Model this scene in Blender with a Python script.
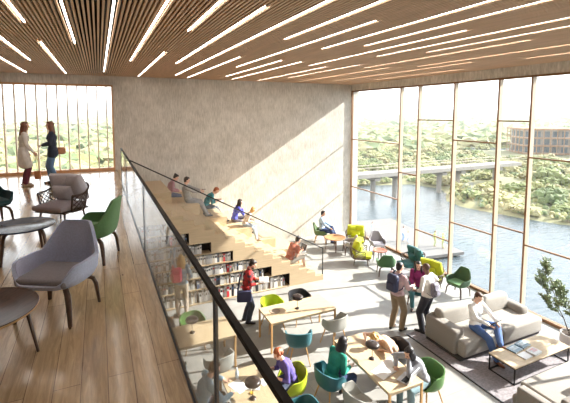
import bpy, bmesh, math, random
from math import sin, cos, pi, sqrt, atan2, radians, exp
from mathutils import Vector, Matrix, Euler, noise as mnoise
for o in list(bpy.data.objects): bpy.data.objects.remove(o)
S = bpy.context.scene
COL = S.collection
R = random.Random(7)

# ------------------------------------------------------------------ camera
EYE = 5.55
cam_d = bpy.data.cameras.new('camera'); cam = bpy.data.objects.new('camera', cam_d); COL.objects.link(cam)
cam.location = (0, 0, EYE)
cam.rotation_euler = (radians(90 - 4.808), 0, -radians(24.33))
cam_d.sensor_width = 36; cam_d.sensor_fit = 'HORIZONTAL'
cam_d.lens = 392.3 / 570 * 36
cam_d.shift_x = (285 - 276) / 570
cam_d.shift_y = -(201.5 - 146) / 570
cam_d.clip_end = 3000; cam_d.clip_start = 0.05
S.camera = cam
# ------------------------------------------------------------------ world, sun, exposure
S.view_settings.view_transform = 'Standard'; S.view_settings.look = 'None'
S.view_settings.gamma = 1.0; S.view_settings.use_curve_mapping = False
S.view_settings.exposure = 1.25
SUN_STRENGTH = 8.0
SKY_STRENGTH = 1.8
HAZE = .00045
w = bpy.data.worlds.new('sky'); S.world = w; w.use_nodes = True
nt = w.node_tree; nt.nodes.clear()
wo = nt.nodes.new('ShaderNodeOutputWorld'); bg = nt.nodes.new('ShaderNodeBackground')
tc = nt.nodes.new('ShaderNodeTexCoord'); sx = nt.nodes.new('ShaderNodeSeparateXYZ'); rp = nt.nodes.new('ShaderNodeValToRGB')
nt.links.new(tc.outputs['Generated'], sx.inputs[0]); nt.links.new(sx.outputs['Z'], rp.inputs['Fac'])
rp.color_ramp.elements[0].position = 0.0; rp.color_ramp.elements[0].color = (.80, .90, .97, 1)
rp.color_ramp.elements[1].position = .5; rp.color_ramp.elements[1].color = (.84, .92, 1.0, 1)
e = rp.color_ramp.elements.new(.06); e.color = (.97, .985, 1.0, 1)
nt.links.new(rp.outputs['Color'], bg.inputs['Color']); bg.inputs['Strength'].default_value = SKY_STRENGTH
nt.links.new(bg.outputs[0], wo.inputs['Surface'])
sd = bpy.data.lights.new('sun', 'SUN'); so = bpy.data.objects.new('sun', sd); COL.objects.link(so)
so.rotation_euler = Vector((-1, .20, -.62)).to_track_quat('-Z', 'Y').to_euler()
sd.energy = SUN_STRENGTH; sd.angle = radians(.6); sd.color = (1.0, .955, .88)
S.cycles.max_bounces = 10; S.cycles.diffuse_bounces = 6; S.cycles.glossy_bounces = 4
S.cycles.transparent_max_bounces = 24; S.cycles.use_denoising = True
S.cycles.sample_clamp_indirect = 6; S.cycles.caustics_reflective = False; S.cycles.caustics_refractive = False

W, D, CEIL, UP, EDGE = 10.66, 15.13, 6.84, 3.515, .555     # window wall X, back wall Y, heights, upper floor edge X
BACK, LEFT = -3.5, -6.5

# ------------------------------------------------------------------ materials
MC = {}
def mat(name, col, rough=.6, metal=0, var=.0, scale=8, bump=0, bscale=None, stretch=None, emit=None, spec=.5, col2=None, sheen=0):
    if name in MC: return MC[name]
    m = bpy.data.materials.new(name); MC[name] = m; m.use_nodes = True
    t = m.node_tree; p = t.nodes['Principled BSDF']
    p.inputs['Base Color'].default_value = (*col, 1); p.inputs['Roughness'].default_value = rough
    p.inputs['Metallic'].default_value = metal; p.inputs['Specular IOR Level'].default_value = spec
    if sheen: p.inputs['Sheen Weight'].default_value = sheen
    if emit: p.inputs['Emission Color'].default_value = (*emit[0], 1); p.inputs['Emission Strength'].default_value = emit[1]
    if var or bump:
        tc = t.nodes.new('ShaderNodeTexCoord'); mp = t.nodes.new('ShaderNodeMapping')
        t.links.new(tc.outputs['Object'], mp.inputs[0])
        if stretch: mp.inputs['Scale'].default_value = stretch
        n = t.nodes.new('ShaderNodeTexNoise'); n.inputs['Scale'].default_value = scale; n.inputs['Detail'].default_value = 6
        t.links.new(mp.outputs[0], n.inputs['Vector'])
        if var:
            r = t.nodes.new('ShaderNodeValToRGB')
            c2 = col2 or tuple(max(0, c * (1 - var)) for c in col)
            r.color_ramp.elements[0].color = (*c2, 1); r.color_ramp.elements[0].position = .32
            r.color_ramp.elements[1].color = (*[min(1, c * (1 + var * .5)) for c in col], 1); r.color_ramp.elements[1].position = .68
            t.links.new(n.outputs['Fac'], r.inputs['Fac']); t.links.new(r.outputs['Color'], p.inputs['Base Color'])
        if bump:
            n2 = n
            if bscale:
                n2 = t.nodes.new('ShaderNodeTexNoise'); n2.inputs['Scale'].default_value = bscale; n2.inputs['Detail'].default_value = 3
                t.links.new(mp.outputs[0], n2.inputs['Vector'])
            b = t.nodes.new('ShaderNodeBump'); b.inputs['Strength'].default_value = bump; b.inputs['Distance'].default_value = .02
            t.links.new(n2.outputs['Fac'], b.inputs['Height']); t.links.new(b.outputs[0], p.inputs['Normal'])
    return m
def fabric(name, col, var=.12): return mat(name, col, .9, var=var, scale=60, bump=.25, bscale=350, sheen=.15)
def wood(name, col, dark=.35, rough=.5, stretch=(1, 14, 14), scale=2.2): return mat(name, col, rough, var=dark, scale=scale, stretch=stretch, bump=.06)

OAK = wood('pale_oak', (.56, .43, .275), .10); OAKY = wood('pale_oak_lengthwise', (.56, .43, .275), .10, stretch=(14, 1, 14))
OAKLEG = wood('oak_leg', (.62, .36, .15), .2, stretch=(14, 14, 1))
WALNUT = wood('walnut', (.075, .032, .018), .5, .42, stretch=(1, 12, 12), scale=5)
WALLEG = wood('walnut_leg', (.10, .055, .035), .45, .35, stretch=(10, 10, 1), scale=5)
BLACK = mat('black_metal', (.012, .012, .014), .4, .3)
DARKWOOD = wood('stained_wood', (.12, .05, .03), .3)
BRONZE = mat('bronze_frame', (.25, .13, .06), .45, .2, var=.12, scale=4)
WHITE = mat('white_paper', (.85, .84, .82), .7)
SKIN = [mat('skin_fair', (.72, .44, .32), .5), mat('skin_tan', (.50, .28, .18), .5), mat('skin_dark', (.16, .075, .045), .5)]
EYE_M = mat('eye_dark', (.03, .02, .02), .25); LIP = mat('lip', (.45, .14, .12), .5)
HAIR = {'black': mat('hair_black', (.012, .010, .012), .45), 'brown': mat('hair_brown', (.075, .033, .018), .5), 'red': mat('hair_red', (.36, .09, .03), .5),
        'blonde': mat('hair_blonde', (.60, .36, .13), .5), 'dark': mat('hair_dark', (.03, .018, .014), .45), 'chestnut': mat('hair_chestnut', (.16, .06, .03), .45)}
CUSH_GREY = fabric('warm_grey_leather', (.29, .25, .28))

def glass(name, tint, refl=1.0, glare_veil=0.0):
    m = bpy.data.materials.new(name); m.use_nodes = True; t = m.node_tree; t.nodes.clear()
    o = t.nodes.new('ShaderNodeOutputMaterial'); a = t.nodes.new('ShaderNodeBsdfTransparent'); g = t.nodes.new('ShaderNodeBsdfGlossy')
    a.inputs[0].default_value = (*tint, 1); g.inputs['Roughness'].default_value = .02
    f = t.nodes.new('ShaderNodeLayerWeight'); f.inputs['Blend'].default_value = .5
    pw = t.nodes.new('ShaderNodeMath'); pw.operation = 'POWER'; pw.inputs[1].default_value = 5; t.links.new(f.outputs['Facing'], pw.inputs[0])
    mu = t.nodes.new('ShaderNodeMath'); mu.operation = 'MULTIPLY_ADD'; mu.inputs[1].default_value = .95 * refl; mu.inputs[2].default_value = .045 * refl
    x = t.nodes.new('ShaderNodeMixShader'); t.links.new(pw.outputs[0], mu.inputs[0]); t.links.new(mu.outputs[0], x.inputs[0])
    t.links.new(a.outputs[0], x.inputs[1]); t.links.new(g.outputs[0], x.inputs[2])
    last = x
    if glare_veil:  # white diffuse share painted into the glass for reflected window glare
        d = t.nodes.new('ShaderNodeBsdfDiffuse'); d.inputs[0].default_value = (.9, .93, .95, 1)
        y = t.nodes.new('ShaderNodeMixShader'); y.inputs[0].default_value = glare_veil
        t.links.new(x.outputs[0], y.inputs[1]); t.links.new(d.outputs[0], y.inputs[2]); last = y
    t.links.new(last.outputs[0], o.inputs[0]); return m
GLASS = glass('window_glass', (.98, .99, .99), .8)
RAILGLASS = glass('balustrade_glass', (.96, .98, .98), .7, .04)

# ------------------------------------------------------------------ mesh helpers
def basis(d):
    d = Vector(d).normalized(); a = Vector((0, 0, 1)) if abs(d.z) < .9 else Vector((1, 0, 0))
    u = a.cross(d).normalized(); v = d.cross(u); return u, v, d
class MB:
    def __init__(s): s.v = []; s.f = []; s.m = []; s.cur = 0
    def add(s, vs, fs):
        b = len(s.v); s.v += [tuple(p) for p in vs]; s.f += [tuple(b + i for i in f) for f in fs]; s.m += [s.cur] * len(fs); return s
    def box(s, c, d, M=None, rz=0):
        hx, hy, hz = d[0] / 2, d[1] / 2, d[2] / 2
        vs = [Vector((x, y, z)) for x in (-hx, hx) for y in (-hy, hy) for z in (-hz, hz)]
        if M is None and rz: M = Matrix.Rotation(rz, 3, 'Z')
        if M: vs = [M @ v for v in vs]
        c = Vector(c); vs = [v + c for v in vs]
        return s.add(vs, [(0, 1, 3, 2), (4, 6, 7, 5), (0, 4, 5, 1), (2, 3, 7, 6), (0, 2, 6, 4), (1, 5, 7, 3)])
    def box2(s, a, b): return s.box([(p + q) / 2 for p, q in zip(a, b)], [abs(q - p) for p, q in zip(a, b)])
    def rbox(s, c, d, r=.03, M=None, seg=3, puff=0):
        bm = bmesh.new(); bmesh.ops.create_cube(bm, size=1)
        for v in bm.verts: v.co = Vector((v.co.x * d[0], v.co.y * d[1], v.co.z * d[2]))
        if puff:
            bmesh.ops.subdivide_edges(bm, edges=bm.edges[:], cuts=5, use_grid_fill=True)
            for v in bm.verts:
                x, y, z = v.co.x / d[0] * 2, v.co.y / d[1] * 2, v.co.z / d[2] * 2
                k = [1 - x * x, 1 - y * y, 1 - z * z]
                v.co.z += puff * (1 if z > 0 else -1) * max(0, k[0]) ** .6 * max(0, k[1]) ** .6 * (abs(z) > .99)
                v.co.x *= 1 - .06 * (z * z) ; v.co.y *= 1 - .06 * (z * z)
                if abs(x) > .99 or abs(y) > .99: v.co.z *= .72
        else:
            bmesh.ops.bevel(bm, geom=bm.edges[:], offset=min(r, min(d) * .49), segments=seg, affect='EDGES', profile=.5)
        bm.verts.ensure_lookup_table(); bm.verts.index_update()
        vs = [v.co.copy() for v in bm.verts]; fs = [[v.index for v in f.verts] for f in bm.faces]; bm.free()
        if M: vs = [M @ v for v in vs]
        c = Vector(c); return s.add([v + c for v in vs], fs)
    def tube(s, pts, r, seg=8, sc=(1, 1), closed=False):
        pts = [Vector(p) for p in pts]; n = len(pts); rr = r if isinstance(r, (list, tuple)) else [r] * n
        rings = []; up = None
        for i, p in enumerate(pts):
            if closed: d = pts[(i + 1) % n] - pts[i - 1]
            else: d = pts[min(i + 1, n - 1)] - pts[max(i - 1, 0)]
            if d.length < 1e-9: d = Vector((0, 0, 1))
            d.normalize()
            if up is None: u, v, _ = basis(d)
            else:
                u = (up - d * up.dot(d))
                u = u.normalized() if u.length > 1e-6 else basis(d)[0]
                v = d.cross(u)
            up = u
            rings.append([p + (u * cos(2 * pi * k / seg) * sc[0] + v * sin(2 * pi * k / seg) * sc[1]) * rr[i] for k in range(seg)])
        vs = [q for g in rings for q in g]; fs = []
        for i in range(n if closed else n - 1):
            j = (i + 1) % n
            for k in range(seg): fs.append((i * seg + k, i * seg + (k + 1) % seg, j * seg + (k + 1) % seg, j * seg + k))
        if not closed: fs.append(tuple(range(seg))[::-1]); fs.append(tuple((n - 1) * seg + k for k in range(seg)))
        return s.add(vs, fs)
    def cap(s, a, b, ra, rb=None, seg=10):
        a, b = Vector(a), Vector(b); rb = ra if rb is None else rb; d = b - a
        if d.length < 1e-6: d = Vector((0, 0, 1e-4)); b = a + d
        n = d.normalized(); pts = []; rs = []
        for k in range(5):
            t = k / 4 * pi / 2; pts.append(a - n * ra * cos(t) * .999); rs.append(max(ra * sin(t), 1e-4))
        for k in range(5):
            t = k / 4 * pi / 2; pts.append(b + n * rb * sin(t) * .999); rs.append(max(rb * cos(t), 1e-4))
        return s.tube(pts, rs, seg)
    def ell(s, c, rad, ax=None, seg=14, rings=9):
        vs = []; fs = []; c = Vector(c)
        ax = ax or (Vector((1, 0, 0)), Vector((0, 1, 0)), Vector((0, 0, 1)))
        for i in range(rings + 1):
            t = pi * i / rings
            for k in range(seg):
                a = 2 * pi * k / seg; st = max(sin(t), 1e-3)
                vs.append(c + ax[0] * rad[0] * st * cos(a) + ax[1] * rad[1] * st * sin(a) + ax[2] * rad[2] * cos(t))
        for i in range(rings):
            for k in range(seg): fs.append((i * seg + k, (i + 1) * seg + k, (i + 1) * seg + (k + 1) % seg, i * seg + (k + 1) % seg))
        fs.append(tuple(range(seg))); fs.append(tuple(rings * seg + k for k in range(seg))[::-1])
        return s.add(vs, fs)
    def lathe(s, prof, c=(0, 0, 0), seg=32, sc=(1, 1), caps=True):
        vs = []; fs = []; n = len(prof)
        for r, z in prof:
            for k in range(seg): vs.append((c[0] + max(r, 1e-4) * cos(2 * pi * k / seg) * sc[0], c[1] + max(r, 1e-4) * sin(2 * pi * k / seg) * sc[1], c[2] + z))
        for i in range(n - 1):
            for k in range(seg): fs.append((i * seg + k, i * seg + (k + 1) % seg, (i + 1) * seg + (k + 1) % seg, (i + 1) * seg + k))
        if caps: fs.append(tuple(range(seg))[::-1]); fs.append(tuple((n - 1) * seg + k for k in range(seg)))
        return s.add(vs, fs)
    def grid(s, fn, nu, nv, thick=0, wrapu=False):
        bm = bmesh.new(); vv = [[bm.verts.new(fn(i / nu, j / nv)) for j in range(nv + 1)] for i in range(nu if wrapu else nu + 1)]
        L = len(vv)
        for i in range(nu):
            for j in range(nv):
                try: bm.faces.new((vv[i][j], vv[(i + 1) % L][j], vv[(i + 1) % L][j + 1], vv[i][j + 1]))
                except ValueError: pass
        bmesh.ops.remove_doubles(bm, verts=bm.verts[:], dist=1e-5)
        bmesh.ops.recalc_face_normals(bm, faces=bm.faces[:])
        if thick: bmesh.ops.solidify(bm, geom=bm.faces[:], thickness=thick)
        bm.verts.index_update()
        vs = [v.co.copy() for v in bm.verts]; fs = [[v.index for v in f.verts] for f in bm.faces]; bm.free()
        return s.add(vs, fs)
    def quad(s, *p): return s.add(p, [tuple(range(len(p)))])
    def mesh(s, name, mats, smooth=40):
        me = bpy.data.meshes.new(name); me.from_pydata(s.v, [], s.f)
        bm = bmesh.new(); bm.from_mesh(me); bmesh.ops.recalc_face_normals(bm, faces=bm.faces[:]); bm.to_mesh(me); bm.free()
        for m in (mats if isinstance(mats, (list, tuple)) else [mats]): me.materials.append(m)
        if len(s.m) == len(me.polygons): me.polygons.foreach_set('material_index', s.m)
        if smooth:
            me.polygons.foreach_set('use_smooth', [True] * len(me.polygons)); me.set_sharp_from_angle(angle=radians(smooth))
        me.update(); return me
    def build(s, name, mats, parent=None, smooth=40, loc=None, rz=0):
        o = bpy.data.objects.new(name, s.mesh(name, mats, smooth)); COL.objects.link(o)
        if parent: o.parent = parent
        if loc is not None: o.location = loc
        if rz: o.rotation_euler = (0, 0, rz)
        return o
    def remesh(s, name, mats, parent=None, vox=.01, sm=3):
        me = bpy.data.meshes.new(name); me.from_pydata(s.v, [], s.f)
        o = bpy.data.objects.new(name, me); COL.objects.link(o)
        m = o.modifiers.new('r', 'REMESH'); m.mode = 'VOXEL'; m.voxel_size = vox; m.use_smooth_shade = True
        k = o.modifiers.new('s', 'SMOOTH'); k.factor = .5; k.iterations = sm
        dg = bpy.context.evaluated_depsgraph_get(); dg.update()
        nm = bpy.data.meshes.new_from_object(o.evaluated_get(dg)); nm.name = name
        o.modifiers.clear(); o.data = nm; bpy.data.meshes.remove(me)
        nm.materials.clear()
        for q in (mats if isinstance(mats, (list, tuple)) else [mats]): nm.materials.append(q)
        nm.polygons.foreach_set('use_smooth', [True] * len(nm.polygons))
        if parent: o.parent = parent
        return o
def empty(name, loc=(0, 0, 0), rz=0, label=None, cat=None, group=None, kind=None):
    o = bpy.data.objects.new(name, None); COL.objects.link(o); o.location = loc; o.rotation_euler = (0, 0, rz); o.empty_display_size = .1
    return tag(o, label, cat, group, kind)
def tag(o, label=None, cat=None, group=None, kind=None):
    if label: o['label'] = label
    if cat: o['category'] = cat
    if group: o['group'] = group
    if kind: o['kind'] = kind
    return o
def struct(o): o['kind'] = 'structure'; return o
def facing(vx, vy): return atan2(-vx, vy)
def sstep(a, b, x):
    t = min(1, max(0, (x - a) / (b - a))); return t * t * (3 - 2 * t)

# ------------------------------------------------------------------ node materials of the room
def node_mat(name): 
    m = bpy.data.materials.new(name); m.use_nodes = True; t = m.node_tree; return m, t, t.nodes['Principled BSDF']
def N(t, ty, **kw):
    n = t.nodes.new(ty)
    for k, v in kw.items():
        if k in n.inputs: n.inputs[k].default_value = v
        else: setattr(n, k, v)
    return n
def concrete(name, base, dark):
    m, t, p = node_mat(name); tc = N(t, 'ShaderNodeTexCoord'); L = t.links.new
    mp = N(t, 'ShaderNodeMapping'); mp.inputs['Scale'].default_value = (1.6, 1, .22); L(tc.outputs['Object'], mp.inputs[0])
    n1 = N(t, 'ShaderNodeTexNoise', Scale=16.0, Detail=8.0, Roughness=.75); L(mp.outputs[0], n1.inputs['Vector'])
    n2 = N(t, 'ShaderNodeTexNoise', Scale=2.2, Detail=6.0); L(tc.outputs['Object'], n2.inputs['Vector'])
    sc_ = N(t, 'ShaderNodeMath', operation='MULTIPLY'); sc_.inputs[1].default_value = .35; L(n2.outputs['Fac'], sc_.inputs[0])
    hv = N(t, 'ShaderNodeMath', operation='ADD'); L(n1.outputs['Fac'], hv.inputs[0]); L(sc_.outputs[0], hv.inputs[1])
    r = N(t, 'ShaderNodeValToRGB'); r.color_ramp.elements[0].position = .52; r.color_ramp.elements[1].position = .84
    L(hv.outputs[0], r.inputs['Fac']); r.color_ramp.elements[0].color = (*dark, 1); r.color_ramp.elements[1].color = (*base, 1)
    L(r.outputs['Color'], p.inputs['Base Color']); p.inputs['Roughness'].default_value = .8
    b = N(t, 'ShaderNodeBump', Strength=.25, Distance=.01); L(n1.outputs['Fac'], b.inputs['Height']); L(b.outputs[0], p.inputs['Normal'])
    return m
CONC = concrete('board_marked_concrete', (.76, .715, .65), (.46, .425, .37))
WALLW = mat('white_wall', (.62, .59, .55), .8, var=.06, scale=2)

def planks():
    m, t, p = node_mat('oak_planks'); L = t.links.new; tc = N(t, 'ShaderNodeTexCoord')
    mp = N(t, 'ShaderNodeMapping'); mp.inputs['Rotation'].default_value = (0, 0, pi / 2); L(tc.outputs['Object'], mp.inputs[0])
    br = N(t, 'ShaderNodeTexBrick'); br.offset = .37; br.inputs['Scale'].default_value = 1.0
    br.inputs['Brick Width'].default_value = 2.3; br.inputs['Row Height'].default_value = .185; br.inputs['Mortar Size'].default_value = .0028
    br.inputs['Color1'].default_value = (.52, .37, .21, 1); br.inputs['Color2'].default_value = (.65, .48, .29, 1); br.inputs['Mortar'].default_value = (.22, .14, .09, 1)
    br.inputs['Bias'].default_value = 0
    L(mp.outputs[0], br.inputs['Vector'])
    m2 = N(t, 'ShaderNodeMapping'); m2.inputs['Scale'].default_value = (9, .7, 1); L(tc.outputs['Object'], m2.inputs[0])
    n = N(t, 'ShaderNodeTexNoise', Scale=3.0, Detail=8.0, Roughness=.65, Distortion=1.2); L(m2.outputs[0], n.inputs['Vector'])
    r = N(t, 'ShaderNodeValToRGB'); r.color_ramp.elements[0].position = .35; r.color_ramp.elements[0].color = (.74, .71, .68, 1); r.color_ramp.elements[1].position = .65; r.color_ramp.elements[1].color = (1.12, 1.1, 1.08, 1)
    L(n.outputs['Fac'], r.inputs['Fac'])
    mx = N(t, 'ShaderNodeMix', data_type='RGBA', blend_type='MULTIPLY'); mx.inputs[0].default_value = 1
    L(br.outputs['Color'], mx.inputs[6]); L(r.outputs['Color'], mx.inputs[7])
    m3 = N(t, 'ShaderNodeMapping'); m3.inputs['Scale'].default_value = (5.4, 2.0, 1); L(tc.outputs['Object'], m3.inputs[0])
    vo = N(t, 'ShaderNodeTexVoronoi', Scale=1.0); L(m3.outputs[0], vo.inputs['Vector'])
    kr = N(t, 'ShaderNodeValToRGB'); kr.color_ramp.elements[0].position = .035; kr.color_ramp.elements[0].color = (.12, .08, .06, 1); kr.color_ramp.elements[1].position = .09; kr.color_ramp.elements[1].color = (1, 1, 1, 1)
    L(vo.outputs['Distance'], kr.inputs['Fac'])
    m4 = N(t, 'ShaderNodeMix', data_type='RGBA', blend_type='MULTIPLY'); m4.inputs[0].default_value = 1
    L(mx.outputs[2], m4.inputs[6]); L(kr.outputs['Color'], m4.inputs[7]); L(m4.outputs[2], p.inputs['Base Color'])
    p.inputs['Roughness'].default_value = .22; p.inputs['Specular IOR Level'].default_value = .8; p.inputs['Coat Weight'].default_value = .7; p.inputs['Coat Roughness'].default_value = .12
    b = N(t, 'ShaderNodeBump', Strength=.12, Distance=.004); L(br.outputs['Fac'], b.inputs['Height']); b.invert = True; L(b.outputs[0], p.inputs['Normal'])
    return m
def tiles():
    m, t, p = node_mat('stone_tiles'); L = t.links.new; tc = N(t, 'ShaderNodeTexCoord')
    br = N(t, 'ShaderNodeTexBrick'); br.offset = .5; br.inputs['Scale'].default_value = 1.0
    br.inputs['Brick Width'].default_value = 1.5; br.inputs['Row Height'].default_value = .75; br.inputs['Mortar Size'].default_value = .005
    br.inputs['Color1'].default_value = (.315, .305, .288, 1); br.inputs['Color2'].default_value = (.34, .33, .312, 1); br.inputs['Mortar'].default_value = (.25, .24, .225, 1)
    L(tc.outputs['Object'], br.inputs['Vector'])
    n = N(t, 'ShaderNodeTexNoise', Scale=2.5, Detail=8.0); L(tc.outputs['Object'], n.inputs['Vector'])
    r = N(t, 'ShaderNodeValToRGB'); r.color_ramp.elements[0].position = .35; r.color_ramp.elements[0].color = (.88, .88, .88, 1); r.color_ramp.elements[1].position = .65; r.color_ramp.elements[1].color = (1.05, 1.05, 1.05, 1)
    L(n.outputs['Fac'], r.inputs['Fac'])
    mx = N(t, 'ShaderNodeMix', data_type='RGBA', blend_type='MULTIPLY'); mx.inputs[0].default_value = 1
    L(br.outputs['Color'], mx.inputs[6]); L(r.outputs['Color'], mx.inputs[7]); L(mx.outputs[2], p.inputs['Base Color'])
    p.inputs['Roughness'].default_value = .45
    return m
# ------------------------------------------------------------------ room shell
struct(MB().box2((EDGE - 3.4, BACK, -.25), (W + .25, D + .3, 0)).build('floor', tiles(), smooth=0))
struct(MB().box2((LEFT, BACK, UP - .38), (EDGE, D, UP)).build('floor_upper', [planks()], smooth=0))
# back wall: concrete, with a hole for the upper left window
x0, x1, z0, z1 = -6.0, .50, UP, 6.53
b = MB(); 
b.box2((x1, D, -.25), (W + .4, D + .35, CEIL + .6)); b.box2((LEFT - .3, D, z1), (x1, D + .35, CEIL + .6)); b.box2((LEFT - .3, D, -.25), (x1, D + .35, z0)); b.box2((LEFT - .3, D, z0), (x0, D + .35, z1))
struct(b.build('wall_back', CONC, smooth=0))
struct(MB().box2((LEFT - .3, BACK, -.25), (LEFT, D, CEIL + .6)).build('wall_left', WALLW, smooth=0))
struct(MB().box2((LEFT - .3, BACK - .3, -.25), (W + .4, BACK, CEIL + .6)).build('wall_front', WALLW, smooth=0))
struct(MB().box2((EDGE - 3.6, BACK, 0), (EDGE - 3.4, D, UP - .38)).build('wall_under_gallery', WALLW, smooth=0))
struct(MB().box2((W - .02, BACK, 6.56), (W + .4, D, CEIL + .6)).build('trim_1', CONC, smooth=0))       # lintel over the window wall
# ceiling : dark backing and slats
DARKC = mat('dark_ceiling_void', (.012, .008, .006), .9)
SLAT = wood('slat_oak', (.68, .46, .30), .15, .55, stretch=(14, .6, 14), scale=3)
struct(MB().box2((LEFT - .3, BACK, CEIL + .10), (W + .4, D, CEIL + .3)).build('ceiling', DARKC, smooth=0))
LIGHTS = [(-6, 9, 14.8), (-5.46, 4, 9.5), (-4.9, 8, 13.5), (-4.3, 3, 8), (-3.75, 9, 14.8), (-3.2, 4, 10), (-2.62, 8, 12.6),
 (-2.05, 9.4, 14.9), (-1.49, 5.2, 11.5), (-.92, 8.4, 14.8), (-.92, 1.2, 6.74), (-.35, 2.4, 8.4), (.235, 4.9, 13.64), (.81, 1.5, 10.58), (1.34, 8.77, 14.83), (1.34, .4, 6.38),
 (1.925, 4.53, 10.63), (2.40, 2.5, 13.92), (3.03, 8.77, 14.68), (3.03, .8, 6.38), (3.63, 4.57, 10.73), (4.14, 8.9, 13.56), (4.14, 1.2, 7.0), (4.70, 8.94, 14.7), (4.70, .9, 6.35), (5.28, 4.5, 9.6), (5.85, 9.6, 14.8),
 (5.85, 1.6, 7.4), (6.42, 1.4, 6.45), (6.42, 8.8, 13.2), (7.0, 4.6, 9.4), (7.55, 9.0, 14.6), (8.1, 3.2, 8.5), (8.7, 7.2, 13.8), (9.25, 2.2, 6.2), (9.85, 8.4, 12.6)]
LIGHTS = [(-.35 + .5675 * round((x + .35) / .5675), a, c) for x, a, c in LIGHTS]
b = MB(); SP = .5675 / 10; i = 0
x = -.35 - SP * 106
while x < W - .05:
    if x > LEFT:
        y_ = BACK
        for lx, a, c in sorted(LIGHTS, key=lambda q: q[1]):
            if abs(lx - x) < SP * .75: b.box2((x - .013, y_, CEIL), (x + .013, a, CEIL + .045)); y_ = c
        b.box2((x - .013, y_, CEIL), (x + .013, D, CEIL + .045))
    x += SP
so_ = b.build('ceiling_slats', SLAT, smooth=0); struct(so_)
LED = mat('led_diffuser', (1, 1, 1), .5, emit=((1, .93, .84), 6))
LEDH = mat('led_housing', (.6, .45, .33), .5)
for k, (x, a, c) in enumerate(LIGHTS):
    if x < -3.4: continue
    n_ = round((x + .35) / .5675); ords = ['first', 'second', 'third', 'fourth', 'fifth', 'sixth', 'seventh', 'eighth', 'ninth', 'tenth', 'eleventh', 'twelfth', 'thirteenth', 'fourteenth', 'fifteenth', 'sixteenth', 'seventeenth', 'eighteenth', 'nineteenth']
    side_ = '%s row window side of the railing' % ords[n_ - 2] if n_ > 1 else '%s row armchair side of the railing' % ords[1 - n_]
    where = 'far end near the concrete wall' if c > 12.3 else 'far end over mid hall' if c > 7.5 else 'near end overhead'
    o = empty('ceiling_light', (x, (a + c) / 2, CEIL), 0, None, 'ceiling light', 'slim ceiling lights set between the slats')
    o['label'] = 'ceiling strip light, %s' % side_ if sum(abs(q[0] - x) < .1 for q in LIGHTS) == 1 else 'ceiling strip light, %s, %s' % (side_, 'the piece by the concrete wall' if c > 9 else 'the nearer piece')
    MB().box2((-.013, -(c - a) / 2, .020), (.013, (c - a) / 2, .09)).build('housing', LEDH, o, smooth=0)
    MB().box2((-.012, -(c - a) / 2 + .005, .010), (.012, (c - a) / 2 - .005, .020)).build('diffuser', LED, o, smooth=0)
# ---- window wall
MY = [15.07, 11.89, 10.94, 9.37, 7.80, 6.85, 5.28, 3.71, 2.76, 1.19, -.38, -1.33, -2.9]
TR = [(4.34, 2.14), (3.24,), (5.3, 1.22), (4.66, 1.90), (5.32, 2.22), (1.90, 4.34), (4.9, 2.4), (3.24,), (5.3, 1.22), (4.66, 1.9), (5.32, 2.2), (3.4,)]
ZB, ZT = .02, 6.56
b = MB()
fr = struct(b.box2((W - .03, BACK, ZT - .05), (W + .10, D - .02, ZT)).box2((W - .03, BACK, 0), (W + .10, D - .02, .08)).box2((W - .03, 15.055, .08), (W + .06, D - .02, ZT - .05)).build('window_1', BRONZE, smooth=0))
for y in MY[1:]:
    mu_ = MB().box2((W - .008, y - .022, .09), (W + .14, y + .022, ZT - .05)).build('mullion', mat('mullion_sunlit_side', (.62, .50, .36), .5), fr, smooth=0)  # pale body colour carries the sunlight on the sides; front strip stays brown
    MB().box2((W - .026, y - .024, .09), (W - .008, y + .024, ZT - .05)).build('mullion_cap', BRONZE, mu_, smooth=0)
for i in range(len(MY) - 1):
    for z in TR[i]: MB().box2((W - .012, MY[i + 1] + .028, z - .019), (W + .04, MY[i] - (.028 if i else .02), z + .019)).build('transom', BRONZE, fr, smooth=0)
    MB().box2((W + .08, MY[i + 1] + .028, .09), (W + .088, MY[i] - (.028 if i else .02), ZT - .05)).build('pane', GLASS, fr, smooth=0)
# ---- left window in the back wall
FIN = mat('oak_fin', (.80, .66, .52), .6, var=.1, scale=3)
fr = struct(MB().box2((x0, D - .04, z1 - .055), (x1, D + .2, z1)).box2((x0, D - .06, UP), (x1, D + .2, UP + .09)).box2((x1 - .05, D - .04, UP), (x1, D + .2, z1)).box2((x0, D - .04, UP), (x0 + .05, D + .2, z1)).build('window_2', mat('window_oak', (.62, .33, .16), .5), smooth=0))
x = .28
while x > x0 + .1:
    MB().box2((x - .018, D - .02, UP + .09), (x + .018, D + .16, z1 - .055)).build('fin', FIN, fr, smooth=0); x -= .305
MB().box2((x0 + .05, D + .17, UP + .09), (x1 - .05, D + .178, z1 - .055)).build('pane', GLASS, fr, smooth=0)
# skirting shadow gap strip at gallery edge
struct(MB().box2((EDGE, BACK, UP - .4), (EDGE + .012, 10.9, UP - .002)).build('trim_2', BLACK, smooth=0))
# ---- daylight portals in the two glass walls
def portal(loc, rot, sx_, sy_):
    l = bpy.data.lights.new('window_portal', 'AREA'); l.shape = 'RECTANGLE'; l.size = sx_; l.size_y = sy_; l.cycles.is_portal = True
    o = bpy.data.objects.new('window_portal', l); COL.objects.link(o); o.location = loc; o.rotation_euler = rot
portal((W + .25, (D + BACK) / 2, 3.3), (0, radians(90), 0), 6.5, D - BACK)
portal(((x0 + x1) / 2, D + .28, (z0 + z1) / 2), (radians(-90), 0, 0), x1 - x0, z1 - z0)

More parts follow.
